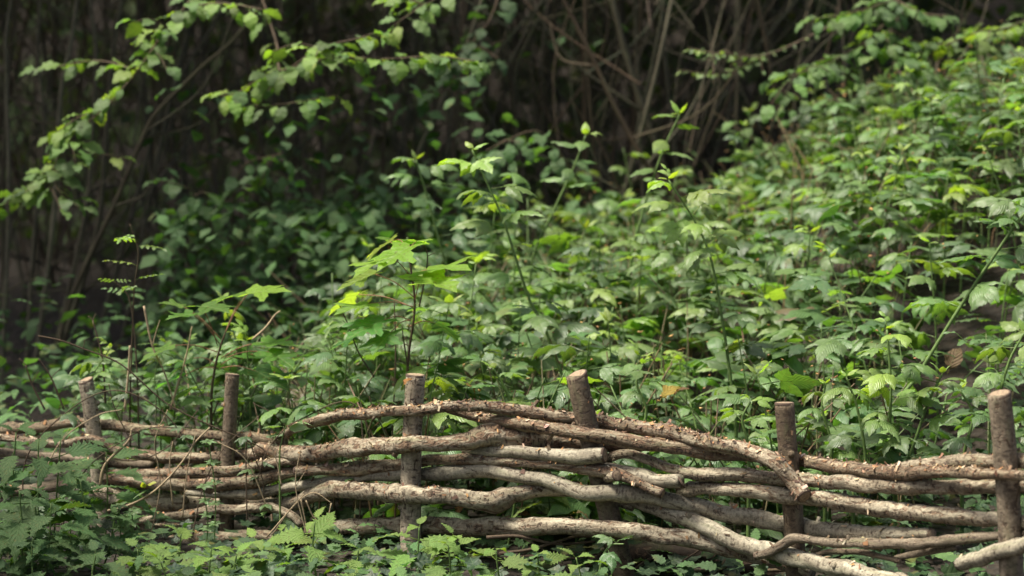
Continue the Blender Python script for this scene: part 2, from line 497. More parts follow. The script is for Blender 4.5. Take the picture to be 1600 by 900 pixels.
OV = [leaf_mesh('oval_leaf', single(s, stalk=0.12, n=9, W=0.52, teeth=0.04, fold=0.12, droop=0.4 + 0.2 * s, wav=0.02, convex=0.5, tipp=1.6, peak=0.4), M_LEAF) for s in range(3)]

def jit(c, k=0.25):
    f = 1 + random.uniform(-k, k)
    return tuple(max(0.005, q * f * (1 + random.uniform(-0.10, 0.10))) for q in c)
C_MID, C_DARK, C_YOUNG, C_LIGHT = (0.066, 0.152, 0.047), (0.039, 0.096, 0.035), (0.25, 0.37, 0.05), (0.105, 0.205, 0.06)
def green(young=0.0):
    r = random.random()
    c = C_MID if r < 0.42 else (C_DARK if r < 0.76 else C_LIGHT)
    c = tuple(a + (b - a) * young for a, b in zip(c, C_YOUNG))
    return jit(c)

def leafM(p, az, pitch, roll, s, tilt=0.0):
    """placement of a leaf; tilt leans the blade's face towards the open side (the viewer's)"""
    return Matrix.Translation(p) @ Matrix.Rotation(tilt, 4, 'X') @ rot(az, pitch, roll).to_4x4() @ Matrix.Scale(s, 4)

def stem_mesh(name, pts, r0, r1, mat, sides=6, per=8, wob=0.0, off=None):
    p = catmull(pts, per)
    if off is not None:
        p = p - np.array(off)
    m = MB(); m.tube(p, np.linspace(r0, r1, len(p)), sides, wob=wob, seed=random.random() * 50)
    return m.mesh(name, mat)

# ------------------------------------------------------------------ ground
def build_ground():
    xs = np.concatenate([[-150, -80, -40, -20, -12, -8], np.arange(-6, 8.01, 0.16), [10, 14, 20, 40, 80, 150]])
    ys = np.concatenate([[-60, -25, -10, -4, 0, 2], np.arange(4, 18.01, 0.16), np.arange(19, 34, 1.0), [45, 70, 120, 200]])
    V = np.array([(x, y, G(x, y) + 0.02 * noise.noise(Vector((x * 5, y * 5, 0)))) for y in ys for x in xs])
    nx = len(xs)
    F = np.array([(j * nx + i, j * nx + i + 1, (j + 1) * nx + i + 1, (j + 1) * nx + i) for j in range(len(ys) - 1) for i in range(nx - 1)])
    m, nt, out, N, mt, mix, ramp = newmat('woodland_soil')
    tc = N('ShaderNodeTexCoord')
    n1 = N('ShaderNodeTexNoise', {'Vector': tc.outputs['Object'], 'Scale': 6.0, 'Detail': 6.0}).outputs[0]
    n2 = N('ShaderNodeTexVoronoi', {'Vector': tc.outputs['Object'], 'Scale': 28.0}).outputs
    c = mix(n1, (0.010, 0.008, 0.006), (0.032, 0.024, 0.016))
    c = mix(mt('MULTIPLY', n2['Color'], 0.35), c, (0.06, 0.04, 0.022))
    bp = N('ShaderNodeBump', {'Strength': 1.0, 'Distance': 0.03, 'Height': n2['Distance']}).outputs[0]
    b = N('ShaderNodeBsdfPrincipled', {'Base Color': c, 'Roughness': 0.95, 'Normal': bp})
    nt.links.new(b.outputs[0], out.inputs[0])
    tag(ob('ground', arrays_mesh('ground', V, F, None, None, m)), kind='structure')
build_ground()

# ------------------------------------------------------------------ woven fence
FENCE0 = P(640, 880, 6.12)
fence = thing('wattle_fence', FENCE0, 'low woven fence of rough barked branches laced around upright stakes', 'fence')
F0 = np.array(FENCE0)

FL_COL = [(0.45, 0.33, 0.20), (0.20, 0.12, 0.07), (0.12, 0.075, 0.05), (0.30, 0.17, 0.08), (0.36, 0.20, 0.09), (0.16, 0.09, 0.05), (0.45, 0.36, 0.25), (0.08, 0.05, 0.035)]
def flakes(path, rad, dens, size):
    """loose curls and crumbs of bark lying on a branch: one mesh"""
    mb = MB()
    seg = np.linalg.norm(np.diff(path, axis=0), axis=1)
    cum = np.concatenate([[0], np.cumsum(seg)])
    for _ in range(int(cum[-1] * dens * 1.7)):
        q = random.uniform(0, cum[-1])
        if noise.noise(Vector((q * 7 + cum[-1] * 31, 0.3, 0))) < random.uniform(-0.6, 0.35):
            continue
        i = min(len(seg) - 1, int(np.searchsorted(cum, q)) - 1 if q > 0 else 0)
        p = Vector(path[i]).lerp(Vector(path[i + 1]), (q - cum[i]) / seg[i])
        r = float(rad[i])
        t = Vector(path[i + 1] - path[i]).normalized()
        a = random.gauss(0, 0.85) - 0.25
        upv = (Vector((0, 0, 1)) - t * t.z).normalized()
        sd = t.cross(upv)
        n = upv * math.cos(a) + sd * math.sin(a)
        c = t.cross(n)
        s = size * random.choice([0.3, 0.4, 0.5, 0.7, 1.0, 1.4])
        tw = random.uniform(0, 6.28)
        e = t * math.cos(tw) + c * math.sin(tw)
        f = n.cross(e)
        lift = random.uniform(0.0, 0.55)
        w = s * random.uniform(0.3, 0.8)
        o = p + n * (r * 0.97)
        col = jit(random.choice(FL_COL), 0.3)
        rows = []
        for k in range(3):
            u = k / 2
            cc = o + e * s * (u - 0.2) + n * (0.0012 + s * lift * u * u)
            ww = w * (1 - 0.35 * u) * random.uniform(0.8, 1.2)
            rows.append((mb.vert(cc - f * ww / 2, c=col), mb.vert(cc + f * ww / 2 + n * s * random.uniform(-.1, .2), c=col)))
        for k in range(2):
            mb.f.append((rows[k][0], rows[k + 1][0], rows[k + 1][1], rows[k][1]))
    return mb.mesh('bark_flakes', M_FLAKE, False) if mb.f else None

def cap(parent, p, t, r, jag=0.0):
    """sawn end of a branch: a slightly domed disc with its own edge"""
    mb = MB()
    t = Vector(t).normalized()
    e = t.orthogonal().normalized(); g = t.cross(e)
    p = Vector(p)
    rows = []
    for rr_, h in ((1.0, -0.004), (1.0, 0.001), (0.86, 0.002), (0.4, 0.0025)):
        rows.append([mb.vert(p + (e * math.cos(k * 0.3927) + g * math.sin(k * 0.3927)) * r * rr_ * 1.012 + t * (h + jag * r * math.cos(k * 0.3927) * rr_), (rr_, k / 16)) for k in range(16)])
    c = mb.vert(p + t * 0.003, (0, 0))
    for a, b in zip(rows, rows[1:]):
        for k in range(16):
            mb.f.append((a[k], a[(k + 1) % 16], b[(k + 1) % 16], b[k]))
    for k in range(16):
        mb.f.append((rows[-1][k], rows[-1][(k + 1) % 16], c))
    return ob('cut_end', mb.mesh('cut_end', M_CUT), parent)

def branch(pts, mat=None, flake=0, caps='', label=None, seed=0.0, wob=0.19, fsize=0.010, jag=0.0, name='woven_branch', parent=None, origin=None):
    """pts: (px, py, radius px, offset from the fence line or None)"""
    parent = fence if parent is None else parent
    org = F0 if origin is None else np.array(origin)
    xs = [i for i, p in enumerate(pts) if p[3] is not None]
    k = np.arange(len(pts))
    d = np.interp(k, xs, [pts[i][3] for i in xs]) if xs else np.zeros(len(pts))
    q = []
    for (px, py, r, _), dd in zip(pts, d):
        Y = FY(px) + dd
        w = P(px, py, Y)
        q.append((w.x, w.y, w.z, r * 0.93 * Y / FPX))
    q = catmull(q, 0.008)
    path, rad = q[:, :3] - org, q[:, 3].copy()
    ln = np.concatenate([[0], np.cumsum(np.linalg.norm(np.diff(path, axis=0), axis=1))])
    rr = random.Random(seed + len(pts) * 3.3)
    for i_, l_ in enumerate(ln):                          # small kinks along the branch
        for fq, am in ((11, 0.22), (31, 0.10)):
            path[i_] += rad[i_] * am * np.array([0, noise.noise(Vector((l_ * fq, seed, 0))), 1.3 * noise.noise(Vector((l_ * fq, seed, 9)))])
    for _ in range(int(ln[-1] * 5)):                      # knots and swellings
        c, w, h = rr.uniform(0, ln[-1]), rr.uniform(0.008, 0.03), rr.uniform(0.04, 0.22)
        rad *= 1 + h * np.exp(-((ln - c) / w) ** 2)
    mb = MB()
    mb.tube(path, rad, 18, wob=wob, seed=seed * 3.7 + 1, cap=True)
    o = ob(name, mb.mesh(name, mat or M_ROD), parent)
    for _ in range(int(ln[-1] * 2.2 * (name == 'woven_branch'))):          # stubs of trimmed side twigs
        k = rr.randint(3, len(path) - 4)
        t = path[k + 1] - path[k - 1]; t /= np.linalg.norm(t)
        a = rr.uniform(0, 6.28)
        u = np.cross(t, [0, 1, 0]); u /= np.linalg.norm(u) + 1e-9
        w = np.cross(t, u)
        n = u * math.cos(a) + w * math.sin(a)
        L_, r_ = rr.uniform(0.004, 0.02), rad[k] * rr.uniform(0.22, 0.42)
        st = MB()
        e = path[k] + n * (rad[k] * 0.95 + L_) + t * L_ * rr.uniform(-0.6, 0.6)
        st.tube([path[k] + n * rad[k] * 0.5, path[k] + n * rad[k] * 0.95, e], [r_ * 1.5, r_ * 1.15, r_ * 0.85], 8)
        ob('side_stub', st.mesh('side_stub', mat or M_ROD), o)
    if label:
        o['label'] = label
    if 'a' in caps:
        cap(o, path[0], path[0] - path[1], rad[0], jag)
    if 'b' in caps:
        cap(o, path[-1], path[-1] - path[-2], rad[-1], jag)
    if flake:
        fm = flakes(path, rad, flake, fsize)
        if fm:
            f = ob('bark_flakes', fm, o); f['kind'] = 'stuff'
    return o

def stake(top, bot, w, mat, extra=0.12, seed=0):
    Y = FY(bot[0] * 0.5 + top[0] * 0.5)
    a, b = P(*top, Y), P(*bot, Y)
    b = b + (b - a).normalized() * extra
    n = 40
    r = w / 2 * Y / FPX
    path = np.array([np.array(a.lerp(b, i / n)) for i in range(n + 1)]) - F0
    path[:, 0] += 0.004 * np.sin(np.linspace(0, 5, n + 1) + seed)
    mb = MB()
    mb.tube(path, np.linspace(r * 0.96, r * 1.06, n + 1), 18, wob=0.06, seed=seed * 5.1 + 9)
    o = ob('stake', mb.mesh('stake', mat), fence)
    cap(o, path[0], path[0] - path[1], r * 0.97, (0.25, -0.12, 0.0, 0.3, -0.1, 0.2)[seed - 1])
    for k_ in (4 + seed, 17 + 2 * seed):
        a_ = seed * 1.7 + k_
        n_v = np.array([math.cos(a_), math.sin(a_), 0.25]); st = MB()
        st.tube([path[k_] + n_v * r * 0.6, path[k_] + n_v * r, path[k_] + n_v * (r + 0.006)], [r * 0.5, r * 0.36, r * 0.26], 8)
        ob('side_stub', st.mesh('side_stub', mat), o)
    fm = flakes(path[:14], np.full(14, r), 60, 0.008)
    if fm:
        ob('bark_flakes', fm, o)['kind'] = 'stuff'
    return o

stake((132, 594), (170, 840), 25, M_STAKEPALE, seed=1)
stake((361, 585), (355, 850), 23, M_STAKE, seed=2)
stake((649, 586), (640, 880), 32, M_STAKEPALE, seed=3)
stake((903, 586), (972, 900), 35, M_STAKE, seed=4)
stake((1228, 630), (1243, 910), 32, M_STAKE, seed=5)
stake((1562, 616), (1582, 910), 38, M_STAKE, seed=6)

f_, b_ = -0.046, 0.046
n_ = None
branch([(420, 694, 7, b_), (465, 668, 8, n_), (520, 652, 9, n_), (580, 645, 9, n_), (648, 641, 9, f_), (730, 635, 9.5, n_), (800, 640, 10, n_), (870, 650, 11, n_), (912, 657, 11, b_ + .005),
        (960, 663, 11.5, n_), (1035, 674, 13.5, n_), (1100, 690, 13, n_), (1165, 704, 13, -.05), (1212, 724, 13.5, f_ - .055), (1240, 752, 13.5, -.10), (1257, 775, 13, -.10)],
       M_RODFLAKY, 420, 'b', 'topmost thin branch that bends down over a stake and ends sawn off', 1.0)
branch([(677, 631, 6, 0.02), (700, 637, 8, n_), (750, 652, 9, .03), (800, 660, 10, n_), (850, 668, 10.5, n_), (910, 678, 11.5, f_ - .005), (970, 687, 12, n_), (1040, 697, 12.5, n_), (1100, 706, 11, n_),
        (1150, 711, 10.5, .01), (1232, 717, 10.5, b_ + .005), (1280, 725, 11, n_), (1340, 735, 12, n_), (1410, 739, 12, n_), (1480, 738, 10, n_), (1565, 742, 9, f_ - .005), (1680, 742, 9, f_)],
       M_RODFLAKY, 380, 'a', None, 2.0)
branch([(1395, 738, 11, .01), (1440, 728, 12, n_), (1500, 722, 13, n_), (1565, 721, 13.5, b_ + .01), (1680, 722, 13, n_)], M_ROD, 120, '', None, 3.0)
branch([(405, 703, 12, .02), (450, 708, 13.5, n_), (500, 708, 14, n_), (560, 699, 14.5, n_), (645, 695, 14, f_ - .002), (700, 692, 14, n_), (735, 689, 16, n_), (765, 681, 20, 0), (800, 681, 19, n_),
        (850, 686, 17, n_), (930, 692, 15, b_ + .005), (1000, 694, 12, n_), (1060, 697, 8, .05)], M_RODFLAKY, 330, '', 'thickest branch, swelling into a knot where the bark has split', 4.0, fsize=0.011)
branch([(725, 700, 10, .03), (780, 705, 10.5, .0), (850, 709, 11.5, n_), (905, 713, 12.5, f_ - .004), (945, 711, 12.5, -.055)], M_RODSMOOTH, 40, 'b', 'short pale branch with a clean sawn end', 5.0)
branch([(463, 737, 9, -.03), (520, 733, 10.5, n_), (580, 731, 11, n_), (645, 723, 10, b_), (700, 718, 9, n_), (770, 720, 9, n_), (840, 724, 9, n_), (905, 730, 10, f_ + .006), (950, 738, 11, n_),
        (985, 748, 9, n_), (1010, 760, 8.5, -.052), (1035, 770, 8.5, -.056)], M_RODFLAKY, 220, 'ab', None, 6.0)
branch([(948, 746, 8, -.04), (964, 742, 9.5, -.068)], M_ROD, 0, 'b', 'sawn stub of a side shoot', 6.5)
branch([(950, 716, 8, .03), (975, 709, 8, .01), (1010, 717, 8.5, n_), (1050, 732, 9, n_), (1085, 742, 11, n_), (1140, 741, 12, n_), (1195, 746, 11.5, -.03), (1238, 748, 11.5, f_), (1290, 753, 12, n_),
        (1350, 757, 12.5, n_), (1430, 761, 12.5, n_), (1500, 761, 12, n_), (1570, 759, 12, b_ + .002), (1680, 758, 12, n_)], M_ROD, 170, '', None, 7.0)
branch([(890, 722, 9, .01), (930, 729, 10.5, 0), (980, 739, 11.5, n_), (1025, 750, 12, n_), (1064, 753, 12, -.045)], M_RODSMOOTH, 30, 'b', 'pale branch with a split, slanting sawn end', 8.0, jag=-0.9)
branch([(1062, 768, 10, .02), (1100, 763, 12, n_), (1150, 765, 12.5, n_), (1237, 775, 12.5, f_ + .002), (1290, 781, 13.5, n_), (1350, 790, 14, n_), (1420, 800, 14.5, n_), (1490, 806, 14, n_), (1575, 815, 13, b_ + .01), (1680, 822, 12, n_)],
       M_ROD, 150, '', None, 9.0)
branch([(290, 770, 5, f_), (350, 772, 7.5, f_ + .01), (410, 769, 9, n_), (480, 757, 9, n_), (560, 747, 9.5, n_), (643, 740, 10, b_ + .002), (690, 740, 12, n_), (735, 736, 12.5, n_), (790, 739, 12.5, n_), (845, 749, 12.5, n_),
        (885, 761, 13, n_), (925, 770, 14, f_ - .006), (970, 771, 14, n_), (1020, 777, 13.5, n_), (1075, 788, 14, n_), (1140, 803, 14.5, n_), (1240, 821, 14, b_ + .004), (1300, 829, 13.5, n_), (1380, 834, 12.5, n_), (1456, 834, 9.5, .03)],
       M_RODSMOOTH, 60, 'b', 'long smooth pale branch sweeping down across three stakes', 10.0, wob=0.12)
branch([(145, 768, 12, 0), (220, 784, 14, n_), (290, 786, 14, n_), (357, 789, 13.5, b_ + .005), (420, 790, 13, n_), (465, 784, 13, n_), (492, 771, 14, n_), (530, 766, 14.5, n_), (590, 769, 14.5, n_), (643, 773, 14.5, f_), (700, 775, 14.5, n_),
        (745, 781, 15, n_), (772, 784, 16.5, -.02), (800, 775, 14.5, n_), (840, 765, 13, .0), (885, 765, 12, n_), (925, 770, 11, b_), (990, 790, 10, n_)], M_ROD, 120, '', None, 11.0)
branch([(478, 832, 10, .0), (505, 828, 12, n_), (545, 824, 14, n_), (585, 822, 13.5, n_), (642, 822, 13.5, b_), (690, 821, 14.5, n_), (750, 823, 15, n_), (820, 823, 15, n_), (880, 822, 14.5, n_), (955, 827, 14, f_ - .004),
        (1020, 834, 14, n_), (1080, 843, 14.5, n_), (1140, 857, 14.5, n_), (1200, 874, 13, .03), (1270, 890, 12, n_)], M_ROD, 70, '', 'lowest thick branch with dark scars along its pale bark', 12.0)
branch([(985, 782, 12, .045), (1030, 796, 13, .02), (1080, 813, 14, n_), (1130, 838, 15, n_), (1180, 856, 15.5, n_), (1240, 871, 14.5, f_ - .006), (1290, 882, 14.5, n_), (1350, 897, 14, n_), (1450, 918, 12, n_)], M_RODSMOOTH, 60, '', None, 13.0, wob=0.15)
branch([(1180, 869, 7, -.075), (1203, 863, 8, n_), (1222, 851, 8.5, n_), (1242, 843, 8, f_ - .03), (1290, 846, 7.5, n_), (1360, 850, 8.5, n_), (1440, 848, 9, n_), (1510, 842, 9, n_), (1575, 836, 8, b_), (1680, 830, 8, n_)],
       M_STAKE, 60, 'a', 'crooked thin branch with a pale sawn stub', 14.0)
branch([(1500, 882, 12, -.03), (1545, 868, 13, n_), (1580, 856, 13, f_), (1680, 825, 13, n_)], M_RODSMOOTH, 20, 'a', None, 15.0)
branch([(1262, 872, 4, .01), (1300, 862, 5, n_), (1345, 863, 5, n_), (1405, 876, 4.5, .0)], M_STAKE, 0, 'b', None, 16.0)
branch([(1400, 872, 5, .04), (1440, 864, 6, n_), (1495, 854, 6, .04)], M_STAKE, 0, '', None, 17.0)
branch([(-80, 676, 8, .02), (0, 672, 8, n_), (60, 668, 8.5, n_), (110, 660, 8.5, n_), (145, 661, 8.5, b_), (190, 667, 9, n_), (240, 672, 9, n_), (300, 679, 8.5, n_), (358, 681, 8.5, b_), (400, 684, 9, n_), (445, 692, 8, .03)],
       M_ROD, 160, '', None, 18.0)
branch([(-80, 688, 7, 0), (0, 684, 7, n_), (45, 690, 7.5, n_), (95, 694, 7, n_), (135, 686, 7, n_), (155, 689, 7.5, f_), (180, 703, 8, n_), (240, 713, 9.5, n_), (300, 716, 9.5, n_), (357, 712, 9.5, b_ + .004), (400, 709, 10, n_), (450, 712, 8, .03)],
       M_RODFLAKY, 160, '', None, 19.0)
branch([(-80, 704, 8, .02), (0, 706, 8, n_), (60, 712, 8, n_), (150, 722, 8, b_), (240, 727, 8, n_)], M_STAKE, 60, '', None, 20.0)
branch([(158, 742, 8, .02), (210, 740, 8.5, n_), (280, 739, 8.5, n_), (358, 736, 8.5, f_), (410, 728, 9, n_), (445, 721, 8, n_), (480, 724, 7, .0)], M_RODFLAKY, 200, '', None, 21.0)
branch([(160, 745, 10, .01), (210, 751, 11, n_), (280, 756, 11.5, n_), (357, 755, 11.5, f_), (410, 749, 11.5, n_), (450, 738, 10, n_), (490, 728, 8, .02)], M_RODFLAKY, 240, '', None, 22.0)
branch([(198, 820, 6, -.02), (240, 811, 7, n_), (280, 806, 7.5, n_), (340, 796, 8, n_), (357, 796, 8, f_ - .01), (410, 793, 8, n_), (437, 797, 7.5, n_), (457, 807, 7.5, n_), (471, 820, 7, -.05)], M_ROD, 60, 'b', 'thin arched branch with a sawn tip near the nettles', 23.0)
branch([(195, 808, 6, .0), (215, 818, 8, n_), (240, 824, 8.5, n_), (290, 825, 8, .0)], M_ROD, 80, '', None, 24.0)
branch([(250, 847, 9, -.03), (300, 843, 11, n_), (350, 840, 11.5, f_ - .02), (410, 838, 11, n_), (452, 836, 9, -.04)], M_ROD, 100, 'a', 'pale log lying at the foot of the fence', 25.0)
branch([(-80, 790, 9, .02), (0, 772, 9, n_), (80, 760, 9, n_), (160, 752, 9, .04), (230, 757, 8, n_)], M_STAKE, 60, '', None, 26.0)

# dark log lying on the ground behind the lowest branch
lo = P(1080, 885, 6.15)
log_t = thing('fallen_log', lo, 'dark log lying under the lowest fence branch', 'log')
branch([(840, 925, 16, .10), (900, 893, 19, n_), (985, 870, 22, .16), (1080, 864, 24, n_), (1160, 878, 24, n_), (1235, 905, 22, .25), (1300, 935, 20, n_)], M_LOGDARK, 30, '', None, 31.0, name='log_bark', parent=log_t, origin=lo)

# ------------------------------------------------------------------ brambles
def leafy(t, base, pts, n, size, meshes, t0=0.2, young_top=0.0, tilt=0.10, pitch=(-0.1, 0.3), droop_base=0.0, r=(0.004, 0.0018), mat=None, spiral=2.4, tipbud=True, col=None, bud=None, stemname='stem', taper=0.2, ymul=1.0):
    """stem through pts (world) with n leaves; parts of the thing t whose origin is base"""
    path = catmull([tuple(p) for p in pts], 10)
    o = np.array(base)
    mb = MB(); mb.tube(path - o, np.linspace(r[0], r[1], len(path)), 6, wob=0.05)
    ob(stemname, mb.mesh(stemname, mat or M_STEM), t)
    a = random.uniform(0, 6.28)
    for i in range(n):
        q = t0 + (1 - t0) * (i + random.uniform(0.1, 0.9)) / n
        k = min(len(path) - 1, int(q * (len(path) - 1)))
        a += spiral + random.uniform(-0.5, 0.5)
        s = size * (1 - taper * q) * random.uniform(0.8, 1.15)
        y = young_top * max(0, (q - 0.42) / 0.5) * random.uniform(0.5, 1.1)
        ob('leaf', random.choice(meshes), t, leafM(Vector(path[k] - o), a, random.uniform(*pitch), random.gauss(0, 0.25), s, tilt + random.gauss(0, 0.12)),
           col() if col else green(min(1, max(0.06 * random.random(), y))))
    if tipbud:
        for j in range(3):
            ob('bud_leaf', random.choice(bud or (OV + BRY[:1])), t, leafM(Vector(path[-1] - o), a + j * 1.6, random.uniform(0.3, 1.2), 0, size * random.uniform(0.28, 0.5), 0.1), green(0.8 + 0.2 * random.random()))

def cane(pix, Y, n, size, label, t0=0.35, young=0.9, r=(0.0062, 0.0028), group=None, dY=0.0, meshes=None, **kw):
    pts = [P(px, py, Y + dY * i / max(1, len(pix) - 1)) for i, (px, py) in enumerate(pix)]
    g = pts[0].copy(); g.z = min(G(g.x, g.y), pts[0].z - 0.02)
    pts = [g] + pts
    t = thing('bramble_cane', g, label, 'bramble', group)
    leafy(t, g, pts, n, size, meshes or BR, t0, young, r=r, **kw)
    return t

cane([(905, 640), (880, 590), (850, 510), (828, 470), (805, 400), (785, 340), (765, 295), (738, 235)], 6.9, 15, 0.105, 'tall upright bramble cane left of the bank centre, tipped with yellow young leaves', 0.30, 1.0)
cane([(1150, 640), (1143, 600), (1130, 510), (1112, 410), (1088, 350), (1045, 282)], 6.75, 15, 0.105, 'tall upright bramble cane above the gap between the fourth and fifth stakes', 0.42, 1.0)
cane([(985, 420), (1005, 330), (1020, 280), (1040, 225), (1062, 180)], 8.0, 9, 0.12, 'tall bramble cane whose tip stands highest against the dark thicket', 0.45, 0.6, meshes=OV)
cane([(830, 420), (865, 330), (895, 265), (915, 212)], 8.1, 9, 0.12, 'bramble cane with leaves spread to the right against dark stems, small flower bud on top', 0.35, 0.3, meshes=OV)
cane([(1405, 640), (1435, 585), (1500, 480), (1560, 390), (1600, 335), (1640, 300)], 6.55, 12, 0.11, 'thick slanting bramble cane crossing the bank toward the right edge', 0.5, 0.2, r=(0.006, 0.004))
cane([(1412, 760), (1392, 680), (1392, 600), (1386, 515)], 6.1, 13, 0.095, 'sharp leafy bramble shoot rising behind the fence, tallest of its clump', 0.22, 1.0)
cane([(1335, 760), (1352, 720), (1340, 640), (1322, 590)], 6.08, 10, 0.095, 'bramble shoot with drooping toothed leaves left in the sharp clump', 0.2, 0.6)
cane([(1400, 760), (1422, 710), (1450, 630), (1472, 585)], 6.1, 10, 0.095, 'bramble shoot with folded bud tip right in the sharp clump', 0.22, 0.9)
cane([(1290, 770), (1300, 700), (1285, 640), (1290, 600)], 6.15, 7, 0.07, 'low bramble shoot just right of the fifth stake', 0.2, 0.5)
cane([(1170, 740), (1168, 690), (1160, 655), (1172, 628)], 6.1, 8, 0.062, 'small pale bramble shoot just left of the fifth stake', 0.25, 0.6)
cane([(1570, 720), (1560, 640), (1575, 570), (1600, 520)], 6.0, 9, 0.085, 'bramble shoot rising beside the last stake at the right edge', 0.2, 0.6)
cane([(1505, 720), (1520, 650), (1500, 610)], 6.2, 6, 0.075, 'low bramble shoot left of the last stake', 0.2, 0.3)
cane([(790, 700), (800, 640), (785, 600), (770, 575)], 6.5, 8, 0.08, 'bramble shoot low between third and fourth stakes', 0.2, 0.3)
cane([(1000, 700), (1010, 640), (995, 600), (1005, 570)], 6.35, 8, 0.075, 'bramble shoot low behind the top branch right of the fourth stake', 0.2, 0.3)
cane([(720, 500), (690, 390), (665, 300), (650, 250)], 8.0, 9, 0.11, 'bramble cane beside the yellow tipped one, further left against dark', 0.4, 0.3)

# the bank: individual shoots
def bank_ok(x, y):
    px = 800 + x / y * FPX
    z = G(x, y)
    return px
def beside(px):
    for lim, w in ((620, 'left of the third stake'), (700, 'in line with the third stake'), (780, 'right of the third stake'), (870, 'left of the fourth stake'), (960, 'in line with the fourth stake'), (1060, 'right of the fourth stake'),
                   (1170, 'left of the fifth stake'), (1290, 'in line with the fifth stake'), (1400, 'right of the fifth stake'), (1510, 'left of the last stake')):
        if px < lim:
            return w
    return 'in line with the last stake'
def edge_left(y):
    """where the brambles thin out towards the shaded left"""
    return float(np.interp(y, [6.2, 7.0, 8.5, 10.5], [-1.05, -0.75, -0.55, -0.55]))
def behind(x, y):
    px = 800 + x / y * FPX
    if y < FY(px) + 0.16:
        return False
    return not (6.2 < y < 7.9 and px > 1375 + 60 * abs(y - 7.0) and random.random() < 0.84)
spots = []
tries = 0
while len(spots) < 215 and tries < 20000:
    tries += 1
    y = 6.22 + 4.3 * random.random() ** 1.25
    x = random.uniform(edge_left(y), 0.24 * y)
    if not behind(x, y):
        continue
    if noise.noise(Vector((x * 2.1, y * 2.1, 1))) < -0.38:
        continue
    if any((x - a) ** 2 + ((y - b) * 0.8) ** 2 < 0.022 for a, b in spots):
        continue
    spots.append((x, y))
for x, y in spots:
    g = Vector((x, y, G(x, y) - 0.01))
    h = random.uniform(0.36, 0.58) * (1 + 0.12 * (random.random() < 0.15) * 3)
    if y < 6.6:
        h *= 0.72
    h *= 1 - 0.22 * smooth(7.6, 9, y) + 0.28 * noise.noise(Vector((x * 1.6, y * 1.6, 7)))
    lx, ly = random.gauss(0, 0.08), random.gauss(-0.03, 0.08)
    where = 'low behind the fence' if y < 7.0 else ('on the lower bank' if y < 7.9 else ('on the middle bank' if y < 8.9 else 'high on the blurred upper bank'))
    t = thing('bramble_shoot', g, 'bramble shoot ' + where + ' ' + beside(800 + x / y * FPX), 'bramble', 'bramble shoots covering the bank')
    leafy(t, g, [g, g + Vector((lx * 0.3, ly * 0.3, h * 0.5)), g + Vector((lx, ly, h))], random.randint(6, 8), random.uniform(0.088, 0.125), BR, 0.35,
          young_top=random.choice([0, 0.15, 0.3, 0.5, 0.9]), tilt=-0.04, pitch=(-0.15, 0.22), tipbud=random.random() < 0.45)

# the rest of the bramble cover: one mass
def scatter(tpls, n, place, mat, name, label, cat):
    Vs, Fs, UVs, Cs = [], [], [], []
    off = 0
    items = [[] for _ in tpls]
    for i in range(n):
        r = place(i)
        if r is not None:
            items[i % len(tpls)].append(r)
    fl = []
    for (V, F, UV), its in zip(tpls, items):
        if not its:
            continue
        Ms = np.array([np.array(m) for m, c in its])
        cs = np.array([c for m, c in its])
        W = np.einsum('kij,nj->kni', Ms[:, :3, :3], V) + Ms[:, None, :3, 3]
        k, nv = len(its), len(V)
        Vs.append(W.reshape(-1, 3)); UVs.append(np.tile(UV, (k, 1))); Cs.append(np.repeat(cs, nv, 0))
        tri = np.array([t for f in F for t in ([f] if len(f) == 3 else [(f[0], f[1], f[2]), (f[0], f[2], f[3])])])
        fl.append((tri[None] + (np.arange(k) * nv)[:, None, None] + off).reshape(-1, 3))
        off += k * nv
    o = ob(name, arrays_mesh(name, np.concatenate(Vs), np.concatenate(fl), np.concatenate(UVs), np.concatenate(Cs), mat))
    return tag(o, label, cat, kind='stuff')

BRL = [trifoliate(s + 20, 6, 1, False, 0.25 + 0.2 * (s % 4)) for s in range(6)]
def place_bank(i):
    y = 6.25 + 4.6 * random.random() ** 1.1
    x = random.uniform(edge_left(y) - 0.25, 0.26 * y)
    dens = smooth(edge_left(y) - 0.3, edge_left(y) + 0.25, x)
    if random.random() > dens or not behind(x, y):
        return None
    top = 0.38 + 0.16 * noise.noise(Vector((x * 1.6, y * 1.6, 7))) - 0.08 * float(smooth(7.6, 9, y))
    if y < 6.6:
        top *= 0.7
    z = G(x, y) + top * (1 - 0.85 * random.random() ** 1.6)
    dead = random.random() < 0.006
    c = (0.11, 0.065, 0.03) if dead else green(0.35 * random.random() ** 3)
    return leafM((x, y, z), random.uniform(0, 6.28), random.uniform(-0.2, 0.2), random.gauss(0, 0.2), random.uniform(0.07, 0.115), -0.03 + random.gauss(0, 0.14)), c
scatter(BRL, 2300, place_bank, M_LEAFS, 'bramble_foliage', 'dense mass of bramble leaves filling the bank between the shoots', 'brambles')

def crumbs():
    mb = MB()
    for _ in range(2600):
        y = 6.25 + 4.3 * random.random()
        x = random.uniform(edge_left(y), 0.25 * y)
        if not behind(x, y):
            continue
        z = G(x, y) + 0.1 + 0.38 * random.random()
        s = random.uniform(0.004, 0.010)
        c = jit((0.42, 0.24, 0.10), 0.35)
        p = Vector((x, y, z)); q = [p + Vector((random.uniform(-s, s), random.uniform(-s, s), random.uniform(-s, s) * 0.6)) for _ in range(4)]
        i = [mb.vert(v, c=c) for v in q]
        mb.f += [(i[0], i[1], i[2]), (i[0], i[2], i[3]), (i[0], i[3], i[1]), (i[1], i[3], i[2])]
    tag(ob('fallen_bud_scales', mb.mesh('fallen_bud_scales', M_FLAKE, False)), 'tiny orange brown bud scales caught among the bramble leaves', 'litter', kind='stuff')
crumbs()

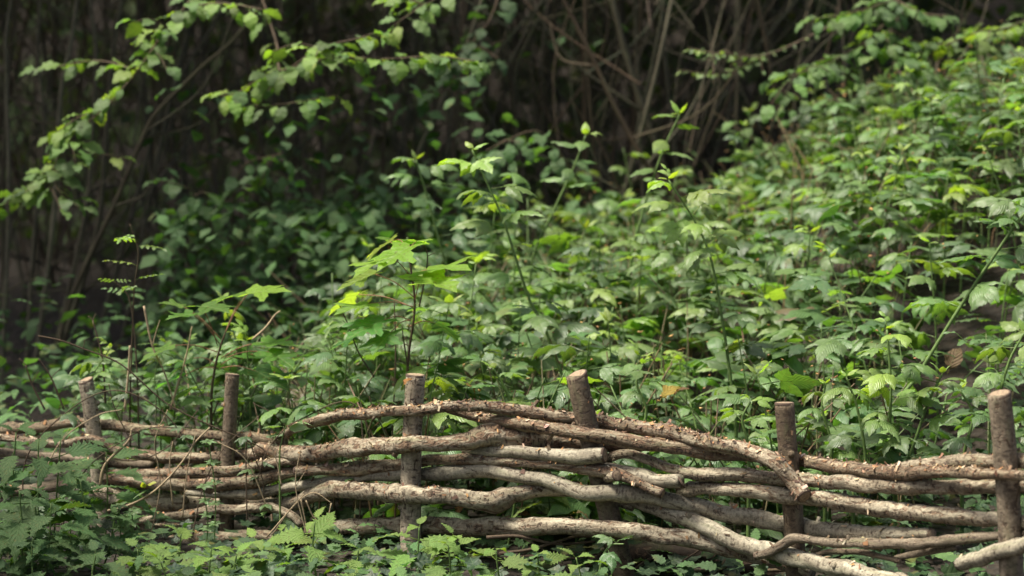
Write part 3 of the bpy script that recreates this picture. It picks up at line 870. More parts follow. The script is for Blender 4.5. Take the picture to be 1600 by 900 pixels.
def stem_mass():
    mb = MB()
    for _ in range(1500):
        y = 6.25 + 4.4 * random.random()
        x = random.uniform(edge_left(y) - 0.2, 0.26 * y)
        if not behind(x, y):
            continue
        g = np.array([x, y, G(x, y) - 0.02])
        h = random.uniform(0.2, 0.46)
        l = np.array([random.gauss(0, 0.12), random.gauss(0, 0.1), h])
        c = jit(random.choice([(0.10, 0.15, 0.05), (0.12, 0.13, 0.06), (0.16, 0.11, 0.06), (0.20, 0.15, 0.09)]), 0.2)
        mb.tube([g, g + l * np.array([0.2, 0.2, 0.55]), g + l], [0.0032, 0.0026, 0.0016], 4, c=c, cap=False)
    tag(ob('bramble_stalks', mb.mesh('bramble_stalks', M_STEMS)), 'thin stalks standing under the bramble leaves', 'stalks', kind='stuff')
stem_mass()

# ------------------------------------------------------------------ thicket behind
def sapling(pix, Y, w, mat, label, group=None, twigs=3, dY=0.0):
    pts = [P(px, py, Y + dY * i / max(1, len(pix) - 1)) for i, (px, py) in enumerate(pix)]
    g = pts[0].copy()
    gz = G(g.x, g.y)
    d = (pts[0] - pts[1]).normalized()
    if pts[0].z > gz and d.z < -0.2:
        g = pts[0] + d * ((pts[0].z - gz) / -d.z)
    g.z = G(g.x, g.y) - 0.03
    pts = [g] + pts
    up = (pts[-1] - pts[-2]).normalized()
    pts.append(pts[-1] + up * random.uniform(0.8, 1.5) + Vector((random.gauss(0, 0.1), 0, 0.1)))
    return sapling_w(g, pts, w * 0.38 * Y / FPX, mat, label, group, twigs)

def sapling_w(g, pts, r, mat, label, group, twigs):
    t = thing('thicket_stem', g, label, 'thicket stem', group)
    path = catmull([tuple(p) for p in pts], 8)
    o = np.array(g)
    mb = MB(); mb.tube(path - o, np.linspace(r * 1.15, r * 0.75, len(path)), 7, wob=0.08, seed=random.random() * 90)
    ob('stem', mb.mesh('stem', mat), t)
    for _ in range(twigs):
        k = random.randint(len(path) // 5, len(path) - 3)
        a = path[k]
        sg = random.choice((-1, 1))
        L = random.uniform(0.3, 0.9)
        e = a + np.array([sg * L * random.uniform(0.3, 0.8), random.gauss(0, 0.15), L * random.uniform(0.3, 0.9)])
        m = (a + e) / 2 + np.array([sg * 0.05, 0, -0.06])
        mb = MB(); mb.tube(catmull([a, m, e], 5) - o, np.linspace(r * 0.5, r * 0.2, 11), 5)
        ob('twig', mb.mesh('twig', mat), t)
    return t

sapling([(5, 560), (14, 300), (10, 100), (18, 0)], 9.6, 9, M_THICK, 'straight pale stem at the very left edge')
sapling([(40, 600), (55, 350), (70, 200), (60, 40)], 9.8, 9, M_THICK, 'second upright stem from the left edge')
sapling([(52, 600), (84, 340), (95, 150), (120, 0)], 9.5, 11, M_THICK, 'upright stem passing behind the lowest leaves of the left hazel branch')
sapling([(75, 600), (133, 335), (143, 230), (150, 80), (140, 0)], 9.6, 11, M_THICK, 'upright stem in the left fan, just left of the slanting ones')
sapling([(92, 560), (150, 367), (163, 250), (175, 100), (190, 0)], 9.7, 12, M_THICK, 'gently curved stem in the left fan')
sapling([(85, 580), (110, 470), (178, 322), (227, 207), (250, 170), (312, 108), (400, 20)], 9.5, 11, M_THICK, 'long pale stem slanting right out of the left fan')
sapling([(215, 300), (250, 180), (320, 60)], 10.4, 8, M_THICK, 'thin slanting stem behind the left fan')
sapling([(590, 430), (625, 330), (655, 235), (700, 140), (722, 95)], 10.2, 10, M_THICK, 'slender stem slanting right below the end of the central hazel branch')
sapling([(1025, 275), (1000, 240), (962, 170), (928, 95), (905, 50), (880, 0)], 10.0, 11, M_THICKRED, 'reddish stem slanting left through the dark centre', twigs=2)
sapling([(918, 330), (914, 160), (918, 0)], 10.8, 11, M_THICKRED, 'upright reddish stem crossed by the slanting reddish one')
sapling([(985, 260), (995, 130), (1003, 0)], 11.0, 12, M_THICKRED, 'upright reddish stem right of the crossing stems')
sapling([(1080, 270), (1120, 170), (1165, 85), (1200, 0)], 11.4, 7, M_THICK, 'grey stem slanting right above the upper bank', twigs=1)
sapling([(1105, 170), (1145, 65), (1172, 0)], 11.0, 7, M_THICK, 'pale short visible stem at top right of the dark centre', twigs=1)
sapling([(850, 300), (846, 150), (860, 30), (850, 0)], 11.2, 10, M_THICK, 'upright grey stem left of the crossing reddish stems')
GS = 'stems of the dark thicket'
for i in range(95):
    Y = random.uniform(10.2, 14.5)
    px = random.uniform(-120, 1330)
    x = (px - 800) / FPX * Y
    g = Vector((x, Y, G(x, Y) - 0.03))
    ln = random.gauss(0, 0.09)
    bend = random.gauss(0, 0.12)
    h = random.uniform(2.6, 3.6)
    pts = [g, g + Vector((ln * 0.3 * h + bend, random.gauss(0, 0.1), h * 0.35)), g + Vector((ln * 0.7 * h + bend, random.gauss(0, 0.15), h * 0.7)), g + Vector((ln * h, 0, h))]
    q = random.choice([M_THICK, M_THICK, M_THICKRED])
    sapling_w(g, pts, random.uniform(0.006, 0.013), q, ('reddish ' if q is M_THICKRED else 'grey brown ') + 'thin stem deep in the thicket ' + ['behind the left hazel branch', 'left of the central hazel branch', 'behind the central hazel branch', 'right of the central hazel branch', 'by the crossing reddish stems', 'above the right bank'][min(5, max(0, int((px + 120) // 242)))] + (', nearer row' if Y < 12.3 else ', farther row'), GS, 1)

def twig_mass():
    mb = MB()
    for _ in range(2300):
        Y = random.uniform(10.0, 16.5)
        px = random.uniform(-200, 1500)
        x = (px - 800) / FPX * Y
        z = G(x, Y) + random.uniform(0, 2.2)
        a = random.gauss(math.pi / 2, 0.55)
        L = random.uniform(0.5, 1.3)
        p = np.array([x, Y, z])
        e = p + np.array([math.cos(a) * L, random.gauss(0, 0.2), math.sin(a) * L])
        m = (p + e) / 2 + np.array([random.gauss(0, 0.09), 0, random.gauss(0, 0.06)])
        c = jit(random.choice([(0.08, 0.07, 0.044), (0.085, 0.066, 0.042), (0.058, 0.058, 0.037)]), 0.3)
        r = random.uniform(0.002, 0.006)
        mb.tube(catmull([p, m, e], 4), np.linspace(r, r * 0.5, 9), 4, c=c, cap=False)
    tag(ob('thicket_twigs', mb.mesh('thicket_twigs', M_TWIGS)), 'tangle of fine brown twigs filling the dark thicket', 'twigs', kind='stuff')
twig_mass()

HZL = [single(s, n=6, W=0.6, teeth=0.06, fold=0.18, droop=0.6, cols=1, peak=0.5, base_w=0.5) for s in range(4)]
def place_shade(i):
    """shaded leaves in front of and inside the thicket"""
    if i % 2:
        Y = random.uniform(9.0, 10.6)
        px = random.uniform(240, 800)
        x = (px - 800) / FPX * Y
        z = G(x, Y) + random.random() ** 0.9 * (0.68 + 0.45 * (random.random() < 0.2) + 0.15 * noise.noise(Vector((x * 2, Y, 0))))
    else:
        Y = random.uniform(10.5, 15)
        px = random.uniform(-100, 1650)
        x = (px - 800) / FPX * Y
        z = G(x, Y) + random.uniform(0.0, 2.4)
        if noise.noise(Vector((x * 1.1, Y * 0.5, z * 1.5))) < -0.05:
            return None
    if i % 4 == 0:
        Y = random.uniform(6.9, 10.5)
        x = random.uniform(-0.25, -0.09) * Y
        z = G(x, Y) + 0.02 + 0.30 * random.random() ** 1.5
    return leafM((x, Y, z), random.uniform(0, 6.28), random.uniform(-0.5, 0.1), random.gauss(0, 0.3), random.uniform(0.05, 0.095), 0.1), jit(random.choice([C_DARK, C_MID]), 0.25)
scatter(HZL, 4600, place_shade, M_SHADELEAF, 'thicket_foliage', 'shaded leaves low in front of the dark thicket', 'foliage')

def place_far(i):
    Y = random.uniform(14.8, 17.5)
    x = random.uniform(-0.27, 0.27) * Y
    z = G(x, Y) + random.uniform(0, 3.4)
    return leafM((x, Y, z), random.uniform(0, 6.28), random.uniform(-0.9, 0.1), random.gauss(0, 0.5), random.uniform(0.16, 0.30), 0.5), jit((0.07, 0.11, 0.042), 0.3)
scatter(HZL, 3600, place_far, M_SHADELEAF, 'far_undergrowth', 'dark undergrowth closing the wood behind the thicket', 'undergrowth')

# ------------------------------------------------------------------ overhanging hazel branches
def bough(pix, Y, n, size, label, sub=(), col=None, meshes=None, name='hazel_branch', cat='branch', dense=1.9, tilt=0.12, r=0.005):
    pts = [P(px, py, Y + dd) for px, py, dd in pix]
    t = thing(name, pts[0], label, cat)
    o = np.array(pts[0])
    def limb(pp, k, r0, nm):
        path = catmull([tuple(p) for p in pp], 12)
        mb = MB(); mb.tube(path - o, np.linspace(r0, 0.0022, len(path)), 6, wob=0.1)
        ob(nm, mb.mesh(nm, M_TWIG), t)
        sg = 1
        for i in range(k):
            q = (i + random.uniform(0.2, 0.8)) / k
            j = min(len(path) - 2, int(q * (len(path) - 1)))
            d = path[j + 1] - path[j]
            az = math.atan2(d[1], d[0])
            sg = -sg
            a = az + sg * random.uniform(0.4, 1.7)
            if i == k - 1:
                a = az
            y = 0.35 + 0.5 * q if random.random() < 0.55 else 0.1
            ob('leaf', random.choice(meshes or HZ), t, leafM(Vector(path[j] - o), a, random.uniform(-0.6, 0.15), random.gauss(0, 0.3), size * random.uniform(0.6, 1.15), tilt + random.gauss(0, 0.15)),
               col() if col else green(min(1, 0.1 + y * random.uniform(0.4, 1.0))))
    limb(pts, int(n * dense * 0.75), r, 'stem')
    mp = catmull([tuple(p) for p in pts], 12)
    for _ in range(max(1, n // 5)):
        a_ = mp[random.randint(len(mp) // 3, len(mp) - 2)]
        e_ = a_ + np.array([random.gauss(0, 0.10), random.gauss(-0.05, 0.08), random.uniform(-0.14, 0.04)])
        limb([a_, (a_ + e_) / 2 + np.array([0, 0, 0.02]), e_], 4, r * 0.4, 'twig')
    for sp, k in sub:
        limb([P(px, py, Y + dd) for px, py, dd in sp], int(k * dense), r * 0.6, 'twig')
    return t

bough([(420, -160, .6), (340, -60, .2), (290, 10, 0), (250, 60, -.05), (215, 110, -.1), (165, 168, -.12), (110, 215, -.1), (75, 275, -.1), (30, 320, 0)], 8.7, 50, 0.078,
      'hazel branch of fresh green leaves cascading from the top left', sub=[([(165, 168, -.1), (120, 185, -.15), (80, 215, -.2)], 7), ([(215, 110, -.1), (150, 95, .1), (60, 110, .15)], 9), ([(290, 10, 0), (350, 5, -.1), (410, 15, -.2)], 9),
           ([(75, 275, -.1), (40, 300, -.1), (-20, 335, -.1)], 9), ([(90, 260, -.1), (90, 295, -.15), (125, 325, -.2)], 6)])
bough([(380, -90, .9), (430, 60, .5), (440, 110, .1), (500, 75, -.05), (560, 60, -.1), (590, 50, -.12)], 8.5, 22, 0.078, 'hazel branch with bright leaf at the top centre left',
      sub=[([(440, 110, .1), (520, 90, -.1), (600, 92, -.15), (680, 88, -.2), (742, 95, -.25)], 24), ([(440, 110, .1), (410, 120, .1), (370, 145, .05), (340, 150, 0)], 9),
           ([(430, 130, .1), (400, 165, .1), (460, 160, 0), (530, 148, -.1)], 12)])
bough([(760, -120, .6), (700, -20, .2), (650, 15, 0), (615, 40, -.1)], 8.8, 14, 0.08, 'short hazel branch hanging from the top edge right of the bright leaf')
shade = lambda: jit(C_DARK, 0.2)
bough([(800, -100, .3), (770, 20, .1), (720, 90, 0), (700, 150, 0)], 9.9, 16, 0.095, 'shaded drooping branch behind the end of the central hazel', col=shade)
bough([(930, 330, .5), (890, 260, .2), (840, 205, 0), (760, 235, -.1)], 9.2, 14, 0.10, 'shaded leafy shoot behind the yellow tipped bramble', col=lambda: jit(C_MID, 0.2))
bough([(1700, -40, .5), (1620, 20, .2), (1580, 42, 0), (1530, 50, 0), (1470, 70, 0), (1420, 62, 0)], 9.6, 26, 0.075, 'hazel spray reaching in at the top right corner against black shade')
bough([(1440, -120, .6), (1410, -20, .2), (1370, 50, 0), (1300, 95, -.1), (1230, 120, -.2)], 9.5, 34, 0.08, 'leafy shrub branch above the upper bank at the top right',
      sub=[([(1370, 50, 0), (1420, 90, -.1), (1450, 120, -.1)], 12), ([(1400, 0, .1), (1330, 20, 0), (1270, 30, -.1)], 14), ([(1400, 0, .1), (1440, 20, 0), (1480, 25, -.1)], 8)], col=lambda: green(0.25 * random.random()))
bough([(1300, 40, .4), (1200, 85, .1), (1130, 85, 0), (1075, 75, 0)], 9.6, 26, 0.038, 'small leaved branch reaching left over the dark centre',
      sub=[([(1200, 85, .1), (1130, 115, 0), (1060, 110, 0)], 14)], meshes=OV, name='hawthorn_branch')
for k, (px, py, q) in enumerate([(1235, 130, 1), (1290, 165, 0), (1330, 95, 1), (1385, 130, 0), (1440, 95, 1), (1500, 130, 0), (1180, 190, 1)]):
    bough([(px + 20, py + 170, .4), (px + 8, py + 90, .2), (px, py + 30, .1), (px - 35 * (1 if q else -1), py - 10, 0)], 9.7, 13, 0.07,
          'leafy shrub shoot on the bank crest, ' + ['below the small leaved branch', 'left of the bank crest middle', 'under the top right shrub branch', 'middle one of the crest', 'right of the shrub branch tip', 'rightmost, before the black corner', 'leftmost, beside the dark centre'][k],
          col=lambda: green(0.3 * random.random()), name='shrub_shoot', cat='shrub', sub=[([(px, py + 60, .1), (px + 40, py + 30, 0), (px + 70, py + 25, -.1)], 7)])
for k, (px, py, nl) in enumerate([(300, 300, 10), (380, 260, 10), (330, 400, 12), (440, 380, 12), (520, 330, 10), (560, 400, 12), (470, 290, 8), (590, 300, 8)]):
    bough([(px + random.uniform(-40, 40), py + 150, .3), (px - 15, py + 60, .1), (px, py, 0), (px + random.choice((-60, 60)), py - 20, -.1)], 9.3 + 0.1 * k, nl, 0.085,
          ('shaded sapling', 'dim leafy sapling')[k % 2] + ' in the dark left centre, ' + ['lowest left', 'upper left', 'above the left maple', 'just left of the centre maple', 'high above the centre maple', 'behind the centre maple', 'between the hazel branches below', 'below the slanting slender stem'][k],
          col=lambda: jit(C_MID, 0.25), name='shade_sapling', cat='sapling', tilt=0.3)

# ------------------------------------------------------------------ maple saplings
def leaf_to(t, o, mesh, a, b, s, col, roll=0.0):
    """leaf blade from a to b (world), face up"""
    d = (b - a)
    L = d.length
    X = d.normalized()
    Zr = Vector((0, -0.25, 1))
    Yv = Zr.cross(X).normalized()
    Z = X.cross(Yv)
    M = Matrix((X, Yv, Z)).transposed().to_4x4()
    return ob('leaf', mesh, t, Matrix.Translation(a - Vector(o)) @ M @ Matrix.Rotation(roll, 4, 'X') @ Matrix.Scale(L * s, 4), col)

def maple(stem, Y, leaves, label):
    pts = [P(px, py, Y) for px, py in stem]
    g = pts[0].copy(); g.z = G(g.x, g.y)
    pts = [g] + pts
    t = thing('maple_sapling', g, label, 'maple sapling')
    ob('stem', stem_mesh('stem', pts, 0.005, 0.0025, M_TWIG, off=g), t)
    for (nx, ny, ax, ay, bx, by, dy, roll, y) in leaves:
        n, a, b = P(nx, ny, Y), P(ax, ay, Y + dy), P(bx, by, Y + dy * 2.0)
        m = (n + a) / 2 + Vector((0, 0, 0.01))
        ob('leaf_stalk', stem_mesh('leaf_stalk', [n, m, a], 0.0015, 0.0012, M_REDSTEM, 5, 5, off=g), t)
        leaf_to(t, g, random.choice(MA), a, b, random.uniform(0.8, 0.95), tuple(q * 1.0 for q in jit((0.125 + 0.11 * y, 0.235 + 0.125 * y, 0.048), 0.18)), roll)  # light put into leaf colour: upper leaves glow, lower ones shaded

maple([(636, 640), (638, 560), (648, 480), (642, 420), (636, 385)], 6.45, [
    (648, 465, 585, 428, 510, 442, -.05, 0.21, .6), (640, 430, 606, 402, 535, 420, -.1, 0.30, .8), (640, 410, 610, 378, 558, 392, .05, -0.12, 1), (645, 440, 668, 422, 738, 400, -.1, -0.04, .9), (648, 470, 660, 432, 715, 440, -.14, -0.03, .7),
    (636, 385, 612, 376, 655, 372, .1, -0.12, .2), (640, 395, 640, 385, 575, 410, -.12, 0.18, .9), (648, 480, 575, 475, 508, 478, -.08, 0.18, .3), (645, 480, 560, 460, 505, 480, .05, 0.24, .5), (640, 500, 600, 500, 530, 520, -.1, 0.12, -.4),
    (640, 510, 680, 505, 730, 520, .1, -0.10, -.6), (638, 540, 570, 520, 505, 535, .0, 0.18, -.6), (642, 500, 610, 520, 570, 545, -.12, 0.24, -.5), (638, 400, 650, 378, 628, 368, .1, 0.12, .7)],
      'maple sapling with glowing yellow green lobed leaves and red leaf stalks behind the third stake')
maple([(330, 640), (335, 580), (345, 540), (352, 520)], 6.75, [
    (352, 520, 388, 458, 462, 436, -.05, -0.04, .8), (350, 525, 380, 462, 320, 455, .05, 0.12, .1), (345, 540, 300, 490, 250, 492, -.06, 0.12, 0), (340, 540, 315, 478, 360, 474, -.08, -0.10, -.2), (345, 530, 285, 478, 240, 462, 0, 0.18, .2),
    (340, 550, 265, 540, 200, 560, -.04, 0.18, -.2), (345, 560, 410, 535, 470, 530, -.05, -0.07, .1), (350, 560, 420, 550, 470, 565, -.1, -0.09, -.3), (340, 570, 300, 560, 240, 590, .0, 0.18, -.4), (345, 570, 380, 560, 430, 540, .1, -0.09, -.2),
    (345, 575, 400, 580, 455, 600, -.08, -0.09, -.5), (340, 575, 290, 585, 230, 600, .05, 0.12, -.6)],
      'maple sapling with flat layered leaves behind the second stake')

# ------------------------------------------------------------------ weeds and dry stalks on the left
def plant(name, pix, Y, n, size, meshes, label, cat, group=None, mat=None, r=(0.003, 0.0015), t0=0.2, **kw):
    pts = [P(px, py, Y) for px, py in pix]
    g = pts[0].copy(); gz = G(g.x, g.y)
    if g.z > gz:
        g.z = gz
        pts = [g] + pts
    t = thing(name, pts[0], label, cat, group)
    leafy(t, pts[0], pts, n, size, meshes, t0, r=r, mat=mat, **kw)
    return t

plant('wild_rose', [(203, 640), (207, 520), (210, 450), (216, 395), (203, 350)], 6.9, 6, 0.075, RO, 'thin wild rose shoot standing tall against the dark left', 'rose', mat=M_TWIG, t0=0.55, tipbud=False, young_top=1.0)
plant('wild_rose', [(215, 600), (205, 480), (190, 450), (172, 436)], 6.9, 5, 0.045, RO, 'short wild rose shoot bent left with a pale leaf tuft', 'rose', mat=M_TWIG, t0=0.6, tipbud=False, young_top=0.6)
wl = ['bushy weed with oval leaves right of the first stake', 'weed of mixed leaves midway between the first two stakes', 'leafy weed just left of the second stake', 'leafy weed just right of the second stake',
      'leafy weed left of the third stake', 'weed with broad leaves close by the left of the third stake', 'weed leaning behind the first stake', 'low weed in the gap under the left maple', 'low weed in front of the left maple stem', 'weed with pale leaves under the centre maple']
for k, (px, py, h) in enumerate([(190, 680, 90), (270, 680, 110), (320, 690, 100), (420, 680, 110), (510, 680, 130), (590, 680, 120), (150, 660, 90), (250, 640, 80), (380, 650, 90), (560, 640, 110)]):
    Y = 6.75 + 0.3 * random.random()
    plant('leafy_weed', [(px, py), (px + random.uniform(-15, 15), py - h * 0.65), (px + random.uniform(-30, 30), py - h * 1.3)], Y, 18, random.uniform(0.062, 0.082), random.choice([BR, BR + OV, OV + BR]), wl[k], 'weed', t0=0.1, young_top=0.3)

def stalk(pix, Y, w, mat, label, name='dry_stalk', cat='stalk', side=(), group=None, dY=0.0):
    pts = [P(px, py, Y + dY * i) for i, (px, py) in enumerate(pix)]
    t = thing(name, pts[0], label, cat, group)
    r = w / 2 * Y / FPX
    ob('stem', stem_mesh('stem', pts, r, r * 0.6, mat, 6, 8, off=pts[0], wob=0.1), t)
    for sp in side:
        q = [P(px, py, Y) for px, py in sp]
        ob('twig', stem_mesh('twig', q, r * 0.55, r * 0.3, mat, 5, 5, off=pts[0]), t)
    return t

stalk([(168, 798), (200, 790), (235, 772), (265, 745), (292, 712), (306, 690), (328, 668)], 6.35, 4, M_DRY, 'arched tan bramble twig in front of the left rods, with one yellow leaf', name='dry_twig', cat='twig')
tw = bpy.data.objects['dry_twig']
for (ax, ay, bx, by, c) in ((232, 765, 208, 775, (0.10, 0.2, 0.04)), (230, 758, 242, 752, (0.42, 0.44, 0.05)), (226, 764, 222, 752, (0.35, 0.4, 0.05))):
    leaf_to(tw, tw.location, OV[0], P(ax, ay, 6.34), P(bx, by, 6.32), 1.0, c, 0.4)
stalk([(60, 525), (95, 532), (130, 545), (190, 570), (260, 630), (330, 665), (400, 695), (420, 718), (445, 790)], 6.4, 2.8, M_TWIG, 'long thin brown stem trailing down across the left rods', name='dry_bramble_twig', cat='twig', side=[((60, 525), (66, 535)), ((95, 532), (92, 520)), ((130, 545), (133, 530))])
stalk([(225, 478), (238, 540), (258, 585), (275, 640)], 6.7, 4, M_DRY, 'tan dry stalk under the left maple', side=[((238, 540), (245, 515), (250, 500))])
stalk([(266, 640), (290, 560), (300, 510)], 6.72, 4, M_DRY, 'dry stalk leaning right under the left maple')
stalk([(195, 640), (200, 590), (203, 540)], 6.7, 5, M_DRY, 'short upright grey stalk left of the second stake')
stalk([(395, 530), (415, 512), (430, 492), (438, 486)], 6.6, 4, M_DRY, 'bare forked twig tip right of the left maple', name='dry_twig')
stalk([(165, 640), (160, 560), (145, 500)], 6.9, 4, M_TWIG, 'dark seed stalk leaning left at the left end', side=[((145, 500), (138, 494)), ((145, 500), (150, 490)), ((160, 560), (150, 545))])
stalk([(70, 640), (50, 600), (40, 570)], 6.6, 3.5, M_TWIG, 'thin bare twig at the far left above the rods', name='dry_twig', side=[((50, 600), (60, 580)), ((40, 570), (30, 560))])
stalk([(100, 640), (80, 590), (60, 560)], 6.6, 3, M_TWIG, 'second bare twig at the far left, leaning', name='dry_twig', side=[((80, 590), (95, 575))])
stalk([(585, 590), (560, 550), (545, 510), (530, 475)], 6.5, 3, M_TWIG, 'dead seed stalk left of the centre maple', side=[((545, 510), (535, 500)), ((530, 475), (522, 470)), ((530, 475), (536, 466))])
stalk([(655, 480), (665, 430), (668, 400), (662, 380)], 6.6, 3, M_TWIG, 'dry seed head poking up beside the centre maple', side=[((662, 380), (652, 376)), ((662, 380), (668, 372)), ((668, 400), (680, 395))])
stalk([(612, 700), (618, 560), (616, 470)], 6.5, 3, M_TWIG, 'dark straight weed stalk left of the third stake')
stalk([(640, 590), (632, 540), (628, 510)], 6.4, 3, M_TWIG, 'dark thin stalk rising from the third stake top')
for k, pix in enumerate([[(418, 838), (450, 800), (475, 772)], [(425, 836), (455, 795), (488, 770), (518, 786)], [(470, 780), (478, 820), (480, 850)], [(478, 782), (490, 808), (505, 818)], [(518, 786), (508, 830)],
                         [(440, 760), (432, 720), (420, 690)], [(285, 810), (292, 740), (305, 680)], [(270, 790), (265, 730), (270, 690)], [(198, 850), (205, 800), (208, 770)], [(156, 760), (165, 725), (200, 690), (206, 670)]]):
    stalk(pix, 6.25 if k < 6 else 6.45, 2.6 if k < 9 else 6, M_DRY, ['dry grass blade leaning over the left nettles', 'bent dry grass blade with a folded tip', 'upright dry grass blade beside the arched branch', 'short bent dry grass blade',
          'dry grass blade hanging from the folded one', 'thin dry stem crossing the rods right of the second stake', 'thin dry stem left of the second stake', 'second thin dry stem further left of it', 'grey thin stick low by the first stake', 'bent green grey stalk beside the first stake'][k], name='grass_blade' if k < 5 else 'dry_stalk', cat='grass' if k < 5 else 'stalk')
for k, pix in enumerate([[(95, 830), (130, 740), (190, 690), (240, 668), (300, 672)], [(385, 690), (400, 720), (412, 760), (408, 800)], [(560, 640), (470, 655), (420, 700), (400, 760)], [(40, 720), (110, 640), (180, 610), (250, 640), (300, 700)]]):
    plant('trailing_bramble', pix, 6.38, 4, 0.05, BR, ['trailing bramble stem arching over the first stake foot', 'trailing bramble stem hanging beside the second stake', 'trailing bramble stem reaching down left of the top branch', 'thin bramble arch above the left rods'][k], 'bramble', mat=M_TWIG, r=(0.0022, 0.0014), t0=0.3, tipbud=False)
for k, (pix, Y_) in enumerate([([(60, 760), (95, 690), (150, 650), (190, 640)], 6.5), ([(470, 700), (430, 650), (395, 630)], 6.5), ([(230, 860), (250, 760), (242, 690), (262, 640)], 6.42), ([(300, 840), (318, 760), (350, 700), (405, 650)], 6.38), ([(420, 800), (385, 720), (340, 690)], 6.35),
                               ([(140, 700), (200, 720), (260, 700), (310, 640)], 6.52), ([(480, 840), (462, 760), (470, 700)], 6.2), ([(205, 690), (180, 640), (170, 600)], 6.6)]):
    stalk(pix, Y_, 2.4, M_TWIG if k % 2 else M_DRY, ['thin dry stem arching behind the tall left nettles', 'thin brown stem leaning right of the second stake', 'wavering dry stem in front of the left rods', 'long thin brown stem leaning right across the second stake', 'dry stem curving left below the second stake',
          'thin brown stem sagging across the upper left rods', 'dry stem rising beside the arched branch tip', 'short brown stem just right of the first stake top'][k], side=[((pix[1]), (pix[1][0] + 14, pix[1][1] - 22))])
plant('bramble_seedling', [(437, 720), (440, 690), (446, 668)], 6.3, 0, 0.05, BR, 'small three leaved seedling left of the top branch', 'seedling', tipbud=False)
sd = bpy.data.objects['bramble_seedling']
for (ax, ay, bx, by) in ((446, 668, 410, 660), (446, 668, 462, 632), (448, 668, 480, 664)):
    leaf_to(sd, sd.location, OV[1], P(ax, ay, 6.3), P(bx, by, 6.27), 0.95, (0.11, 0.2, 0.06), 0.5)

# ------------------------------------------------------------------ nettles, cleavers and ivy in front
def nettle(px, top, Y, label, size=0.062, lean=0.0, young=0.35, h=None, group=None, n_nodes=4):
    p1 = P(px, top - 14, Y)
    g = Vector((p1.x + random.gauss(0, 0.02) - lean, p1.y, G(p1.x, p1.y) - 0.01))
    t = thing('nettle', g, label, 'nettle', group)
    path = catmull([tuple(g), tuple((g + p1) / 2 + Vector((random.gauss(0, 0.01), 0, 0))), tuple(p1)], 8)
    mb = MB(); mb.tube(path - np.array(g), np.linspace(0.003, 0.0018, len(path)), 5)
    ob('stem', mb.mesh('stem', M_STEM), t)
    az = random.uniform(0, 3.14)
    for i in range(n_nodes):
        q = 1 - i * (0.75 / n_nodes)
        k = min(len(path) - 1, int(q * (len(path) - 1)))
        s = size * (0.6, 1.1, 1.3, 1.2, 1.1)[min(i, 4)]
        for j in (0, 1):
            ob('leaf', random.choice(NE), t, leafM(Vector(path[k]) - g, az + j * math.pi + random.gauss(0, 0.25), random.uniform(-0.25, 0.3) + (0.4 if i == 0 else 0), random.gauss(0, 0.2), s * random.uniform(0.85, 1.1), 0.14 + random.gauss(0, 0.15)),
               jit(tuple(a + (b - a) * max(0, young - 0.08 * i) for a, b in zip((0.055, 0.12, 0.036), C_YOUNG)), 0.2))
        az += math.pi / 2 + random.gauss(0, 0.15)
    return t

nl = [(492, 828, 5.85, 'bright nettle left of the third stake base, pointing leaves outward', 0.075), (655, 838, 5.8, 'bright nettle directly in front of the third stake', 0.08), (700, 866, 5.75, 'low nettle just right of the third stake', 0.07),
      (710, 852, 5.8, 'small nettle with an upright bright tip right of the third stake', 0.06), (775, 875, 5.75, 'nettle with a long flat leaf right of the third stake', 0.07), (560, 872, 5.8, 'dim nettle among ivy left of the third stake', 0.06),
      (440, 842, 5.95, 'single upright nettle tip left of the bright nettle', 0.05), (400, 858, 5.85, 'nettle low in front of the second stake', 0.07), (330, 872, 5.8, 'nettle at the bottom edge below the second stake', 0.075), (370, 880, 5.7, 'nettle right of it at the bottom edge', 0.07),
      (283, 848, 5.95, 'nettle with a rounded bright leaf before the pale log', 0.055), (215, 872, 5.8, 'nettle low at the bottom between the first two stakes', 0.07), (150, 880, 5.7, 'nettle at the bottom below the first stake', 0.075), (250, 890, 5.7, 'lowest nettle at the bottom left', 0.07),
      (125, 765, 5.95, 'nettle with fresh drooping leaf below the first stake', 0.072), (60, 700, 5.95, 'tall nettle over the rods at the far left', 0.075), (25, 690, 6.05, 'tall nettle at the left edge', 0.075), (95, 700, 6.05, 'tall nettle left of the first stake', 0.075),
      (30, 780, 5.8, 'shaded nettle low at the left edge', 0.075), (80, 800, 5.8, 'shaded nettle below the tall left ones', 0.075), (50, 860, 5.7, 'shaded nettle in the bottom left corner', 0.075), (166, 715, 6.45, 'broad leaved nettle hanging on the first stake', 0.085),
      (840, 880, 5.8, 'low nettle in front of the bare twigs', 0.055), (900, 885, 5.75, 'low nettle left of the fourth stake base', 0.055), (855, 775, 6.3, 'nettle seen through the fence left of the fourth stake', 0.07), (930, 800, 6.35, 'nettle seen through the fence beside the fourth stake', 0.06),
      (10, 850, 5.9, 'nettle half out of frame at the bottom left', 0.075), (110, 840, 5.9, 'nettle below the fresh drooping one', 0.07), (180, 820, 6.0, 'nettle in front of the first stake foot', 0.06)]
for px, top, Y, lab, s in nl:
    nettle(px, top, Y, lab, s * 1.28, young=0.5 if px > 180 else 0.0, n_nodes=4 if top > 800 else 7)

